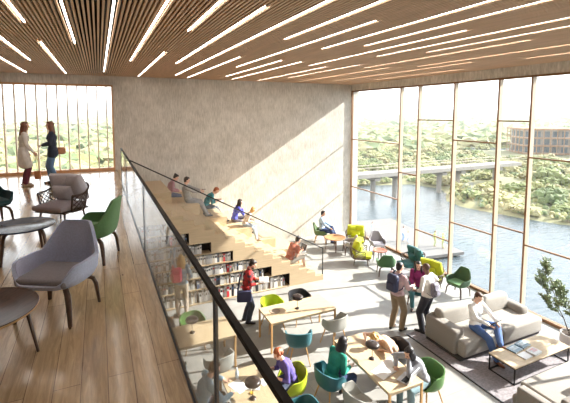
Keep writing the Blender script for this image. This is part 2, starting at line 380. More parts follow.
# ------------------------------------------------------------------ gallery balustrade
RT = 4.565
bal = empty('glass_balustrade', (EDGE, 6, UP), 0, 'frameless glass balustrade with dark steel handrail along the gallery floor edge', 'balustrade')
Y0, Y1 = -1.75, 11.85
PY = [11.85, 9.66, 5.85, 2.05, -1.75]
for a_, c_ in zip(PY[1:], PY): MB().box2((-.005, a_ + .012 - 6, .004), (.005, c_ - .012 - 6, RT - UP - .02)).build('glass_panel', RAILGLASS, bal, smooth=0)
for y in PY: MB().box2((-.010, y - 6 - .010, -.02), (.014, y - 6 + .010, RT - UP - .02)).build('post', mat('steel_post', (.10, .10, .11), .35, .6), bal, smooth=0)
MB().box2((-.014, Y0 - 6, RT - UP - .026), (.018, Y1 - 6, RT - UP + .004)).build('handrail', mat('dark_handrail', (.012, .008, .007), .6, spec=.2), bal, smooth=0)
MB().box2((-.012, Y0 - 6, -.002), (.014, Y1 - 6, .014)).build('base_channel', BLACK, bal, smooth=0)

# ------------------------------------------------------------------ stepped seating with book shelves
RI, RU, YF, YS = .1674, .307, 10.92, 12.75
XE = 6.67
ss = empty('stepped_seating', (XE, YF, 0), 0, 'broad pale oak stair with stepped seating and bookshelves in its front face', 'stair seating')
X_ = lambda k: -RU * k              # local x of riser k
b = MB()
for k in range(21):
    b.box2((X_(k + 1) if k < 20 else -6.67 + .57, .0205, RI * (k + 1) - .04), (X_(k), YS - YF, RI * (k + 1)))
    b.box2((X_(k) - .02, .0205, RI * k), (X_(k), YS - YF, RI * (k + 1) - .04))
b.build('step_flight', OAKY, ss, smooth=0)
for m in range(6):
    MB().box2((X_(3 * m + 3), YS - YF, 0 if m < 2 else RI * 3 * m - .1), (X_(3 * m), D - YF, RI * 3 * (m + 1))).build('seating_tier', OAKY, ss, smooth=0)
MB().box2((-XE + EDGE + .02, YS - YF, 3.2), (X_(18), D - YF, UP - .002)).build('top_landing', OAKY, ss, smooth=0)
# front face with recesses: rows of shelves
ROWZ = [(.03, .44)] + [(.455 + .345 * i, .455 + .345 * (i + 1) - .03) for i in range(6)]
ROWX = [5.42, 4.79, 4.17, 3.53, 2.87, 2.23, 1.6]
XL = .25
def staircell(k): return RI * (k + 1)
# panel: build per step column with cells not covered by shelves
cuts = sorted(set([XL - XE - .3] + [x - XE for x in ROWX] + [X_(k) for k in range(21)] + [XL - XE]))
b = MB()
for a_, c_ in zip(cuts, cuts[1:]):
    xm = (a_ + c_) / 2; k = int(-xm / RU); top = RI * (min(k, 20) + 1) - .0
    z = 0
    segs = []
    for (za, zb), xr in zip(ROWZ, ROWX):
        if XL - XE < xm < xr - XE: segs.append((za, zb))
    for za, zb in segs:
        if za > z: b.box2((a_, -.0, z), (c_, .02, za))
        z = zb
    if top > z: b.box2((a_, -.0, z), (c_, .02, top))
b.build('front_panel', OAK, ss, smooth=0)
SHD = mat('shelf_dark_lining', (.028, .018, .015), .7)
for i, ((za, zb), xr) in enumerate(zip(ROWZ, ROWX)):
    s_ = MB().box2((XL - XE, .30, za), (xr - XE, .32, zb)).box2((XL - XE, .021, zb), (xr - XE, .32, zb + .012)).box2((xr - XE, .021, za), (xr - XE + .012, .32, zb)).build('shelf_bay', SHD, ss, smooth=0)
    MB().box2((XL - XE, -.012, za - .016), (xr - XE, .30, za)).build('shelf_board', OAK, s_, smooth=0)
# books
BK = [mat('book_%s' % n, c, .6) for n, c in [('white', (.75, .73, .70)), ('cream', (.62, .55, .45)), ('grey', (.30, .29, .29)), ('black', (.03, .03, .035)), ('slate', (.12, .14, .17)), ('red', (.55, .04, .05)), ('blue', (.08, .16, .33)), ('brown', (.20, .11, .07)), ('pale_grey', (.52, .51, .50))]]
BN = ['white', 'cream', 'grey', 'black', 'slate', 'red', 'blue', 'brown', 'pale grey']
ORD = ['lowest', 'second lowest', 'third', 'fourth', 'fifth', 'sixth', 'topmost']
nb = 0
for i, ((za, zb), xr) in enumerate(zip(ROWZ, ROWX)):
    x = xr - (.14, .25, .05, .06, .28, .05, .05)[i]
    while x > .95 and nb < 298:
        th = R.uniform(.044, .072); hh = (zb - za) * R.uniform(.70, .88); dp = R.uniform(.17, .23)
        if R.random() < .025: x -= R.uniform(.04, .12); continue
        c = R.choices(range(9), (40, 14, 10, 9, 4, 1.5, 1, 3, 24))[0]
        b = MB(); b.cur = 0; b.box2((-th, 0, 0), (-th + .004, dp, hh)); b.box2((-.004, 0, 0), (0, dp, hh)); b.box2((-th + .004, 0, 0), (-.004, .004, hh))
        b.cur = 1; b.box2((-th + .004, .004, .004), (-.004, dp - .004, hh - .004))
        b.cur = 2; b.box2((-th + .008, -.0008, hh * .6), (-.008, 0, hh * .8))
        o = b.build('book', [BK[c], WHITE, BK[(c + 3) % 9]], None, 0)
        o.location = (x, YF + .035 + R.uniform(0, .03), za + .001)
        tilt = R.random() < .07
        if tilt: o.rotation_euler = (0, radians(-7), 0)
        tag(o, '%s-spined book %s on the %s bookshelf of the stair' % (BN[c], 'leaning' if tilt else 'standing upright', ORD[i]), 'book', 'books on the %s shelf of the stair' % ORD[i])
        x -= th + (R.uniform(.002, .01) if not tilt else .045); nb += 1
# balustrade along the stair front
sb = empty('stair_balustrade', (XE, YF, 0), 0, 'sloping glass balustrade with thin dark handrail on the stair front edge', 'balustrade')
def rz_(x): return 1.06 + (-x) * (RI / RU) * 1.0
X0_, X1_ = .0, -5.95
MB().tube([(X0_, .05, rz_(X0_)), (X1_, .05, rz_(X1_))], .017, 8).build('handrail', BLACK, sb)
MB().box2((-.012, .035, 0.0), (.012, .065, rz_(0))).build('end_post', BLACK, sb, smooth=0)
n_ = 5
for i in range(n_):
    a_, c_ = X1_ + (X0_ - X1_) * i / n_ + .01, X1_ + (X0_ - X1_) * (i + 1) / n_ - .01
    p = [(a_, .045, rz_(a_) - .02), (c_, .045, rz_(c_) - .02), (c_, .045, rz_(c_) - 1.02), (a_, .045, rz_(a_) - 1.02)]
    q = [(x, .055, z) for x, y, z in p]
    MB().add(p + q, [(0, 1, 2, 3), (7, 6, 5, 4), (0, 4, 5, 1), (1, 5, 6, 2), (2, 6, 7, 3), (3, 7, 4, 0)]).build('glass_panel', GLASS, sb, smooth=0)

# ------------------------------------------------------------------ furniture builders
def shell(b, rx, ry, seat, hback, harm, hfront, flare=.10, n=2.6, thick=.022, aback=(30, 62), aarm=(95, 150), taper=0, nt=16, fy=1.0):
    def fn(u, v):
        th = (u - .5) * 2 * pi; a = abs(th) * 180 / pi
        h = hback + (harm - hback) * sstep(aback[0], aback[1], a); h = h + (hfront - h) * sstep(aarm[0], aarm[1], a)
        sn, cs = sin(th), -cos(th)
        Rr = 1 / ((abs(sn / rx) ** n + abs(cs / ry) ** n) ** (1 / n))
        t0 = .42
        if v < t0: k = v / t0; r = Rr * .86 * k; z = seat - .03 * (1 - k * k)
        else:
            k = (v - t0) / (1 - t0); r = Rr * (.86 + .14 * min(1, k * 3) ** .6 + flare * k * max(0, (h - seat)) / .3 ); z = seat + (h - seat) * k + .0
            if k < .25: z = seat + (h - seat) * k * (k / .25) ** .5
        x, y = r * sn, r * cs
        if taper and z > harm: x *= 1 - taper * (z - harm) / (hback - harm)
        if z > harm and cs < 0: y -= .10 * (z - harm) * abs(cs)
        return (x, y * fy, z)
    b.grid(fn, 56, nt, thick, wrapu=True)
def tub_chair(x, y, fx, fy, color, label, matc, group='tub chairs around the long tables'):
    o = empty('tub_chair', (x, y, 0), facing(fx, fy), label, 'chair', group)
    b = MB(); shell(b, .285, .265, .43,   .77, .695, .45, flare=.07, aback=(30, 85), aarm=(98, 145)); b.build('seat_shell', matc, o, smooth=60)
    b = MB().rbox((0, .03, .445), (.40, .36, .03), .014); b.build('seat_pad', matc, o)
    for sx_ in (-1, 1):
        for sy_ in (-1, 1): MB().tube([(sx_ * .14, sy_ * .13, .42), (sx_ * .24, sy_ * .23 , 0)], [.017, .011], 8).build('leg', OAKLEG, o)
    MB().box((0, 0, .405), (.30, .04, .02), rz=pi / 4).box((0, 0, .405), (.30, .04, .02), rz=-pi / 4).build('leg_cross', OAKLEG, o)
    return o
def armchair(x, y, z, fx, fy, label, m1, m2, group, s=1.0, legm=None):
    o = empty('shell_armchair', (x, y, z), facing(fx, fy), label, 'armchair', group)
    b = MB(); shell(b, .335 * s, .315 * s, .36, .86 * s, .575, .405, flare=.09, n=3.0, thick=.035, aback=(30, 60), aarm=(118, 150), taper=.24, nt=20); b.build('upholstered_shell', m1, o, smooth=60)
    MB().rbox((0, .035, .415), (.53 * s, .50 * s, .085), .035).build('seat_cushion', m2, o)
    lm = legm or WALLEG
    if z < 1: o.scale = (.9, .9, .92)
    for sx_ in (-1, 1):
        for sy_ in (-1, 1):
            pts = [(sx_ * .06, sy_ * .05, .335), (sx_ * .19, sy_ * .16, .325), (sx_ * .245, sy_ * .215, .285), (sx_ * .265, sy_ * .235, .22), (sx_ * .285, sy_ * .255, 0)]
            MB().tube(pts, [.028, .028, .030, .029, .020], 8, (1, .8)).build('leg', lm, o)
    return o
def cushion(b, c, d, M=None, puff=.05): b.rbox(c, d, puff=puff, M=M)
def wicker_chair(x, y, z, fx, fy, label, mc, mf, group, msc=None):
    o = empty('wicker_lounge_chair', (x, y, z), facing(fx, fy), label, 'lounge chair', group)
    def sp(a, h):   # a in -1..1 round the back
        th = a * radians(118); k = (h - .26) / .34
        rx, ry = .37 + .06 * k, .36 + .05 * k
        return Vector((rx * sin(th), -ry * cos(th) - .03, h))
    def top(a): return .70 - .13 * sstep(.2, .8, abs(a))
    f = MB()
    f.tube([sp(a / 20, top(a / 20)) for a in range(-20, 21)], .017, 6)
    f.tube([sp(a / 20, .27) for a in range(-20, 21)], .014, 6)
    f.tube([sp(-1, .27), sp(-1, top(1))], .015, 6); f.tube([sp(1, .27), sp(1, top(1))], .015, 6)
    f.build('frame', mf, o)
    lat = MB(); nn = 9
    for i in range(-nn - 4, nn + 1):
        for dr in (1, -1):
            pts = []
            for j in range(7):
                a = dr * (i / nn + j / 6 * .40)
                if abs(a) <= 1: pts.append(sp(a, .27 + (top(a) - .27) * j / 6))
            if len(pts) > 1: lat.tube(pts, .0085, 4)
    lat.build('wicker_weave', mf, o)
    MB().rbox((0, .0, .27), (.64, .60, .03), .012).build('seat_base', mf, o)
    b = MB(); cushion(b, (0, .06, .345), (.62, .62, .12), puff=.03); b.build('seat_cushion', msc or mc, o, smooth=70)
    for sx_ in (-1, 1):
        M = (Matrix.Rotation(sx_ * radians(14), 3, 'Z') @ Matrix.Rotation(radians(72), 3, 'X'))
        b = MB(); cushion(b, (sx_ * .16, -.20, .66), (.38, .50, .15), M, .06); b.build('back_cushion', mc, o, smooth=70)
    M = Matrix.Rotation(radians(64), 3, 'X'); b = MB(); cushion(b, (.02, -.08, .55), (.38, .30, .11), M, .05); b.build('throw_pillow', mc, o, smooth=70)
    for sx_ in (-1, 1):
        for sy_ in (-1, 1): MB().tube([(sx_ * .25, sy_ * .22 , .27), (sx_ * .29, sy_ * .26, 0)], [.018, .013], 8).build('leg', mf, o)
    return o
def tray_table(x, y, z, r, h, label, mt, ml, name='round_tray_table', group=None, rot=.3, ring=None):
    o = empty(name, (x, y, z), rot, label, 'side table', group)
    t = MB().lathe([(0, h - .012), (r * .62, h - .012), (r * .68, h + .002), (r * .95, h + .008), (r, h + .018), (r + .004, h + .012), (r * .985, h - .008), (r * .9, h - .018), (0, h - .026)], seg=48).build('table_top', mt, o, smooth=30)
    if ring: MB().lathe([(r + .001, h + .012), (r + .005, h + .006), (r * .985, h - .010)], seg=48, caps=False).build('edge_band', ring, t)
    for k in range(4):
        a = pi / 4 + k * pi / 2; c, s_ = cos(a), sin(a)
        pts = [(.10 * c, .10 * s_, h - .035), (.62 * r * c, .62 * r * s_, h - .04), (.74 * r * c, .74 * r * s_, h - .06), (.80 * r * c, .80 * r * s_, h - .11), (.94 * r * c, .94 * r * s_, 0)]
        MB().tube(pts, [.026, .028, .03, .028, .02], 8, (1, .6)).build('leg', ml, o)
    return o
def long_table(xa, xb, ya, yb, label, m=OAK):
    cx, cy = (xa + xb) / 2, (ya + yb) / 2; hx, hy = (xb - xa) / 2, (yb - ya) / 2
    o = empty('long_table', (cx, cy, 0), 0, label, 'table', 'long oak reading tables')
    MB().rbox((0, 0, .727), (2 * hx, 2 * hy, .026), .004, seg=1).build('table_top', m, o, smooth=0)
    MB().box((0, hy - .03, .69), (2 * hx - .09, .02, .05)).box((0, -hy + .03, .69), (2 * hx - .09, .02, .05)).box((hx - .03, 0, .69), (.02, 2 * hy - .09, .05)).box((-hx + .03, 0, .69), (.02, 2 * hy - .09, .05)).build('apron', m, o, smooth=0)
    for sx_ in (-1, 1):
        for sy_ in (-1, 1): MB().rbox((sx_ * (hx - .022), sy_ * (hy - .022), .357), (.042, .042, .714), .006, seg=1).build('leg', OAKLEG, o, smooth=0)
    return o
LAMPM = mat('lamp_dark_brown', (.035, .022, .02), .35, .1)
def table_lamp(x, y, z, label, s=1.0):
    o = empty('table_lamp', (x, y, z), 0, label, 'lamp', 'table lamps on the long tables')
    MB().lathe([(0, 0), (.058, 0), (.06, .006), (.05, .018), (.02, .03), (0, .032)], seg=28).build('base', LAMPM, o)
    MB().tube([(0, 0, .025), (0, 0, .27)], .006, 10).build('pole', LAMPM, o)
    MB().lathe([(0, .245), (.10, .25), (.132, .262), (.142, .285), (.135, .31), (.11, .332), (.06, .343), (.03, .345), (.028, .338), (0, .338)], seg=40).build('lamp_shade', LAMPM, o, smooth=50)
    return o

GREYF = fabric('grey_wool', (.50, .55, .75)); GREYC = fabric('grey_seat_wool', (.28, .265, .30)); GREENF = fabric('green_wool', (.12, .25, .10)); TEALF = fabric('teal_wool', (.012, .055, .065))
LIMEF = fabric('lime_fabric', (.55, .60, .02)); TEALC = fabric('teal_cushion', (.03, .13, .14)); LGREY = fabric('light_grey_wool', (.36, .34, .34)); OLIVE = fabric('olive_green_wool', (.11, .17, .07))
P_TEAL = mat('plastic_teal', (.035, .14, .17), .45); P_GREY = mat('plastic_grey', (.33, .325, .30), .45); P_LIME = mat('plastic_lime', (.42, .52, .03), .45)
P_BLK = mat('plastic_black', (.03, .03, .035), .4); P_GREEN = mat('plastic_green', (.07, .17, .04), .45); P_BLUE = mat('plastic_pale_teal', (.20, .33, .37), .45)
WICK = mat('wicker_brown', (.045, .022, .015), .5); WICKL = mat('wicker_taupe', (.13, .09, .06), .55)
G1 = 'armchairs on the gallery'
# gallery furniture
armchair(-.43, 4.44, UP, -.50, -.866, 'grey upholstered shell armchair with walnut legs in front of the green one on the gallery', GREYF, GREYC, G1, 1.0)
armchair(-.13, 5.95, UP, -.93, .36, 'green upholstered armchair seen from behind on the gallery', GREENF, GREENF, G1)
armchair(-1.86, 8.55, UP, .5, -.85, 'dark teal armchair beside the dark tray table at the picture edge', TEALF, TEALF, G1)
wicker_chair(-.66, 8.10, UP, -.62, -.78, 'dark wicker lounge chair with grey cushions on the gallery', fabric('grey_cushion', (.52, .49, .54)), WICK, G1, CUSH_GREY)
tray_table(-1.04, 6.42, UP, .42, .45, 'dark glossy round tray table between gallery armchairs', mat('dark_gloss_tray', (.04, .045, .07), .24), WALLEG, rot=.25)
tray_table(-.93, 3.72, UP, .42, .45, 'round walnut tray table cut off by the picture edge in front of the grey armchair', WALNUT, WALLEG, ring=mat('ply_edge', (.55, .33, .13), .5), rot=.9)

# long tables
long_table(3.45, 5.21, 7.90, 8.68, 'pale oak table with a dark round tray and black-shaded lamp, next to the stair')
T2 = long_table(4.40, 5.17, 4.99, 6.74, 'pale oak table where the laptop and open books lie', OAKY)
long_table(.84, 2.58, 7.80, 8.66, 'pale oak table seen through glass in front of the bookshelves')
long_table(1.87, 2.66, 4.95, 6.70, 'pale oak table between the person in light blue and the red-haired child', OAKY)
TT = .7405
table_lamp(4.32, 8.27, TT, 'dark domed table lamp on the table next to the stair')
table_lamp(4.74, 5.90, TT, 'dark domed table lamp on the table with the laptop')
table_lamp(1.72, 8.28, TT, 'dark domed table lamp on the table before the bookshelves')
table_lamp(2.22, 5.86, TT, 'dark domed table lamp beside the person in light blue')
o = MB().lathe([(0, 0), (.125, 0), (.13, .004), (.13, .008), (.12, .006), (0, .005)], (3.76, 8.38, TT), 36).build('round_tray', mat('tray_taupe', (.32, .24, .18), .7))
tag(o, 'flat brown round mat on the table next to the stair', 'tray')
o = MB().lathe([(0, 0), (.10, 0), (.105, .004), (.105, .008), (.1, .006), (0, .005)], (1.12, 8.05, TT), 36).build('round_tray', mat('tray_dark', (.10, .06, .05), .6))
tag(o, 'small dark round mat on the table before the bookshelves', 'tray')
# tub chairs
tub_chair(3.93, 8.90, .1, -1, '', 'lime green tub chair on the stair side of the table with the round mat', P_LIME)
tub_chair(4.74, 8.92, 0, -1, '', 'black tub chair behind the lamp of the stair-side table', P_BLK)
tub_chair(3.92, 7.44, .35, .94, '', 'teal tub chair pushed to the near side of the stair-side table', P_TEAL)
tub_chair(5.0, 7.66, -.2, 1, '', 'grey tub chair at the near side of the stair-side table', P_GREY)
tub_chair(1.16, 8.92, 0, -1, '', 'grey tub chair behind the table before the bookshelves', P_GREY)
tub_chair(1.86, 8.90, .1, -1, '', 'dark green tub chair behind the table before the bookshelves', P_GREEN)
tub_chair(2.05, 7.36, -.2, 1, '', 'pale grey tub chair above the person in light blue', P_GREY)
tub_chair(1.12, 7.42, .2, 1, '', 'pale teal tub chair partly hidden by the gallery edge', P_BLUE)
tub_chair(1.36, 6.26, 1, .1, '', 'pale grey tub chair under the person in light blue', P_GREY)
tub_chair(3.12, 6.22, -1, .1, '', 'lime green tub chair the red-haired child sits in', P_LIME)
tub_chair(2.88, 5.33, -1, .0, '', 'teal tub chair at the bottom edge below the red-haired child', P_TEAL)
tub_chair(3.86, 6.02, 1, .15, '', 'dark teal tub chair with the woman in a green sweater', P_TEAL)
tub_chair(4.02, 5.30, 1, .1, '', 'empty grey tub chair beside the woman in a green sweater', P_GREY)
tub_chair(5.48, 6.10, -1, .1, '', 'black tub chair under the blond child leaning on the table', P_BLK)
tub_chair(5.52, 5.26, -1, .0, '', 'green tub chair under the woman at the laptop', P_GREEN)
# lounge group at the window
G2 = 'lounge seats near the window wall'
armchair(8.62, 14.35, 0, .75, -.55, 'olive green armchair holding the man in a pale blue shirt', OLIVE, OLIVE, G2, legm=OAKLEG)
tray_table(8.62, 13.22, 0, .42, .5, 'round wooden table in front of the man in pale blue', wood('cherry', (.42, .2, .08), .3), DARKWOOD, group='round lounge tables')
armchair(8.92, 12.62, 0, -.9, .4, 'pale grey armchair between the two far lime wicker chairs', LGREY, LGREY, G2, .9)
wicker_chair(9.55, 13.1, 0, -.55, -.85, 'farthest lime green wicker chair beside the round wooden table', LIMEF, WICKL, G2)
wicker_chair(8.70, 11.55, 0, .75, -.66, 'lime green wicker chair facing the grey armchair', LIMEF, WICKL, G2)
armchair(9.95, 12.2, 0, -.35, -.94, 'grey armchair standing against the window with pinkish table before it', fabric('mid_grey_wool', (.33, .31, .335)), GREYC, G2)
tray_table(9.40, 11.38, 0, .27, .45, 'round reddish table between grey and green armchairs', wood('red_lacquer', (.40, .12, .07), .2), LGREY, group='round lounge tables')
armchair(8.85, 10.40, 0, .5, .87, 'green armchair turned away from the hall beside the reddish table', fabric('leaf_green_wool', (.07, .17, .07)), GREENF, G2)
wicker_chair(9.72, 10.12, 0, -.97, .1, 'teal wicker lounge chair against the window wall', TEALC, WICK, G2)
tray_table(8.92, 9.45, 0, .34, .42, 'round grey table between the teal and lime lounge chairs', mat('grey_laminate', (.28, .26, .26), .5), WALLEG, group='round lounge tables')
wicker_chair(9.35, 8.95, 0, -.85, -.3, 'lime green wicker chair behind the standing men', LIMEF, WICKL, G2)
armchair(8.35, 8.38, 0, -.6, -.5, 'dark teal armchair under the woman in magenta', TEALC, TEALC, G2)
armchair(9.86, 8.28, 0, -.97, -.1, 'green armchair alone by the window above the sofa', fabric('moss_green_wool', (.08, .155, .085)), GREENF, G2)

# sofas, coffee table, rug
def rugmat():
    m, t, p = node_mat('woven_rug'); L = t.links.new; tc = N(t, 'ShaderNodeTexCoord')
    n = N(t, 'ShaderNodeTexNoise', Scale=34.0, Detail=6.0); mp = N(t, 'ShaderNodeMapping'); mp.inputs['Scale'].default_value = (.5, 1, 1); L(tc.outputs['Object'], mp.inputs[0]); L(mp.outputs[0], n.inputs['Vector'])
    r = N(t, 'ShaderNodeValToRGB'); r.color_ramp.elements[0].position = .35; r.color_ramp.elements[0].color = (.21, .19, .205, 1); r.color_ramp.elements[1].position = .65; r.color_ramp.elements[1].color = (.31, .285, .30, 1)
    L(n.outputs['Fac'], r.inputs['Fac']); L(r.outputs['Color'], p.inputs['Base Color']); p.inputs['Roughness'].default_value = .95
    b = N(t, 'ShaderNodeBump', Strength=.5, Distance=.01); L(n.outputs['Fac'], b.inputs['Height']); L(b.outputs[0], p.inputs['Normal'])
    return m
rg = MB().rbox((8.55, 5.4, .007), (3.35, 3.7, .014), .004, seg=1).build('rug', rugmat(), smooth=0); tag(rg, 'grey woven rug under the sofa and the coffee table', 'rug')
MB().box2((6.872, 3.55, .0), (6.90, 7.25, .018)).build('binding', BLACK, rg, smooth=0)
SOFA = fabric('sofa_greige', (.34, .31, .275)); SOFAB = fabric('sofa_tweed', (.25, .225, .20)); PIP = mat('sofa_plinth', (.05, .045, .045), .7)
so1 = empty('sofa', (8.55, 6.38, .014), 0, 'two-seat greige sofa with the man in a white shirt sitting on it', 'sofa', 'greige sofas on the rug')
MB().rbox((0, 0, .035), (2.78, 1.00, .05), .01).build('plinth', PIP, so1)
MB().rbox((0, .12, .155), (2.70, .78, .19), .03).build('base', SOFAB, so1)
for sx_, wd in ((-.62, 1.12), (.62, 1.36)):
    MB().rbox((-.66 if sx_ < 0 else .72, -.12, .245), (1.30 if sx_ < 0 else 1.44, .84, .36), .06, seg=4).build('seat_cushion', SOFA, so1)
for cx_, wd in ((-.62, 1.22), (.64, 1.15)):
    MB().rbox((cx_, .33, .57), (wd, .28, .46), .11, M=Matrix.Rotation(radians(-8), 3, 'X'), seg=5).build('back_cushion', SOFA, so1)
MB().rbox((-1.24, .10, .345), (.32, .90, .57), .06, seg=4).build('armrest', SOFAB, so1)
MB().rbox((1.24, .16, .46), (.30, .78, .26), .10, seg=4).build('armrest', SOFAB, so1)
MB().rbox((0, .46, .38), (2.74, .12, .56), .05).build('back_panel', SOFAB, so1)
so2 = empty('sofa', (8.20, 4.06, .014), pi, 'greige sofa at the lower picture corner with a dark cushion', 'sofa', 'greige sofas on the rug')
MB().rbox((0, 0, .035), (2.5, .96, .05), .01).build('plinth', PIP, so2)
MB().rbox((0, .0, .155), (2.5, .98, .19), .05).build('base', SOFAB, so2)
MB().rbox((-.1, -.02, .32), (2.26, .94, .23), .05, seg=4).build('seat_cushion', SOFA, so2)
MB().rbox((1.20, -.02, .30), (.20, .72, .36), .05, seg=4).build('armrest', SOFAB, so2)
MB().rbox((0, .42, .45), (2.5, .16, .55), .05).build('back_panel', SOFAB, so2)
pl = MB(); cushion(pl, (0, 0, 0), (.42, .40, .14), Matrix.Rotation(radians(8), 3, 'X'), .05)
pl = pl.build('throw_pillow', fabric('charcoal_fabric', (.05, .055, .07)), smooth=70, loc=(8.0, 3.80, .55)); tag(pl, 'dark charcoal pillow lying on the corner sofa', 'pillow')
ct = empty('coffee_table', (8.44, 5.17, .014), 0, 'low coffee table with pale wood top on a thin black steel frame', 'coffee table')
MB().rbox((0, 0, .365), (1.84, .60, .028), .004, seg=1).build('table_top', OAK, ct, smooth=0)
b = MB(); hx, hy, q = .90, .28, .011
for sx_ in (-1, 1):
    b.box2((sx_ * hx - q, -hy, .0), (sx_ * hx + q, hy, .022)); b.box2((sx_ * hx - q, -hy, .33), (sx_ * hx + q, hy, .352))
    for sy_ in (-1, 1): b.box((sx_ * hx, sy_ * hy, .176), (2 * q, 2 * q, .352))
for sy_ in (-1, 1):
    b.box((0, sy_ * hy, .011), (2 * hx, 2 * q, .022)); b.box((0, sy_ * hy, .341), (2 * hx, 2 * q, .022))
b.build('frame', BLACK, ct, smooth=0)
def mag(x, y, z, rz, w_, d_, h_, cm, label, pic=None, name='magazine', cat='book'):
    o = empty(name, (x, y, z), rz, label, cat)
    MB().box((0, 0, h_ / 2), (w_ - .006, d_ - .006, h_ - .004)).build('pages', WHITE, o, smooth=0)
    c = MB().box((0, 0, h_ - .001), (w_, d_, .002)).box((0, 0, .001), (w_, d_, .002)).box((-w_ / 2, 0, h_ / 2), (.002, d_, h_)).build('cover', cm, o, smooth=0)
    if pic: MB().box((.01, .02, h_ + .0006), (w_ * .7, d_ * .5, .001)).build('cover_picture', pic, c, smooth=0)
CB = [mat('cover_blue', (.17, .26, .33), .4), mat('cover_steel', (.10, .17, .22), .4), mat('cover_white', (.7, .7, .7), .4), mat('cover_pale', (.62, .62, .62), .4)]
PX = mat('picture_red', (.55, .18, .16), .5, var=.5, scale=12, col2=(.4, .5, .55)); PB = mat('picture_blue', (.5, .58, .62), .5, var=.5, scale=9)
ZC = .014 + .3795
mag(8.12, 5.30, ZC, .1, .28, .21, .03, CB[0], 'pale blue book, the left one at the back of the coffee table', PB)
mag(8.43, 5.33, ZC, .1, .28, .21, .035, CB[1], 'dark blue book on the coffee table beside the pale blue one', PB)
mag(8.10, 5.06, ZC, .05, .25, .19, .02, CB[2], 'plain white booklet on the coffee table')
mag(8.40, 5.06, ZC, .1, .27, .20, .04, CB[3], 'white book with reddish cover picture on the coffee table', PX)

# potted tree
pt = empty('potted_tree', (9.98, 5.18, 0), 0, 'small leafy olive tree in a white pot beside the window', 'plant')
MB().lathe([(0, 0), (.16, 0), (.2, .03), (.235, .2), (.225, .38), (.205, .385), (.205, .34), (0, .33)], seg=36).build('pot', mat('white_glaze', (.72, .70, .68), .35), pt)
MB().lathe([(0, .335), (.2, .335), (.2, .345), (0, .35)], seg=24).build('soil', mat('soil', (.06, .04, .03), .95, var=.4, scale=40), pt)
tr = MB(); lf = MB(); rr = random.Random(4)
def branch(p, d, L_, r, lv):
    pts = [Vector(p)]; dd = Vector(d).normalized()
    for i in range(5):
        dd = (dd + Vector((rr.uniform(-.22, .22), rr.uniform(-.22, .22), rr.uniform(-.05, .15)))).normalized(); pts.append(pts[-1] + dd * L_ / 5)
    tr.tube(pts, [r * (1 - .12 * i) for i in range(6)], 6)
    if lv < 3:
        for i in range(2, 6):
            for _ in range(1 if lv == 0 else 1):
                a = rr.uniform(0, 2 * pi); nd = dd * .6 + Vector((cos(a), sin(a), .35)) * .7
                branch(pts[i], nd, L_ * rr.uniform(.45, .65), r * .55, lv + 1)
    if lv >= 2:
        for q in pts[1:]:
            for _ in range(7):
                a = rr.uniform(0, 2 * pi); n = Vector((cos(a), sin(a), rr.uniform(-.5, .8))).normalized(); u, v, _n = basis(n)
                c = q + n * .03; s_ = rr.uniform(.022, .036); t_ = rr.uniform(0, pi); e1 = u * cos(t_) + v * sin(t_)
                lf.add([c - n * s_, c + e1 * s_ * .5, c + n * s_ * 1.2, c - e1 * s_ * .5, c + v * .003, c - v * .003], [(0, 1, 2, 4), (0, 4, 2, 3), (0, 5, 2, 1), (0, 3, 2, 5)])
for a in (0, 2.1, 4.0): branch((.03 * cos(a), .03 * sin(a), .33), (.22 * cos(a), .22 * sin(a), 1), .95, .016, 0)
tr.build('trunk', mat('bark', (.13, .10, .08), .8), pt); lf.build('foliage', mat('olive_leaf', (.36, .43, .24), .5, var=.3, scale=30), pt, smooth=0)

# ------------------------------------------------------------------ people
def plaid(name, a, c):
    m, t, p = node_mat(name); L = t.links.new; tc = N(t, 'ShaderNodeTexCoord')
    w1 = N(t, 'ShaderNodeTexWave', bands_direction='X', Scale=2.2); w2 = N(t, 'ShaderNodeTexWave', bands_direction='Z', Scale=2.2)
    L(tc.outputs['Object'], w1.inputs[0]); L(tc.outputs['Object'], w2.inputs[0])
    ad = N(t, 'ShaderNodeMath', operation='MULTIPLY'); L(w1.outputs['Fac'], ad.inputs[0]); L(w2.outputs['Fac'], ad.inputs[1])
    r = N(t, 'ShaderNodeValToRGB'); r.color_ramp.elements[0].color = (*a, 1); r.color_ramp.elements[1].color = (*c, 1); r.color_ramp.elements[0].position = .2; r.color_ramp.elements[1].position = .5
    L(ad.outputs[0], r.inputs['Fac']); L(r.outputs['Color'], p.inputs['Base Color']); p.inputs['Roughness'].default_value = .9; return m
def cloth(col): return mat('cloth_%d_%d_%d' % tuple(int(c * 255) for c in col), col, .85, var=.12, scale=9, bump=.35, bscale=14)
def ik(a, b, l1, l2, pole):
    d = b - a; L = min(d.length, (l1 + l2) * .999); n = d.normalized(); b2 = a + n * L
    x = (l1 * l1 - l2 * l2 + L * L) / (2 * L); h = sqrt(max(0, l1 * l1 - x * x))
    p = Vector(pole); p = (p - n * p.dot(n)); p = p.normalized() if p.length > 1e-4 else basis(n)[0]
    return a + n * x + p * h, b2
def rotv(v, axis, deg): return Matrix.Rotation(radians(deg), 3, axis) @ v
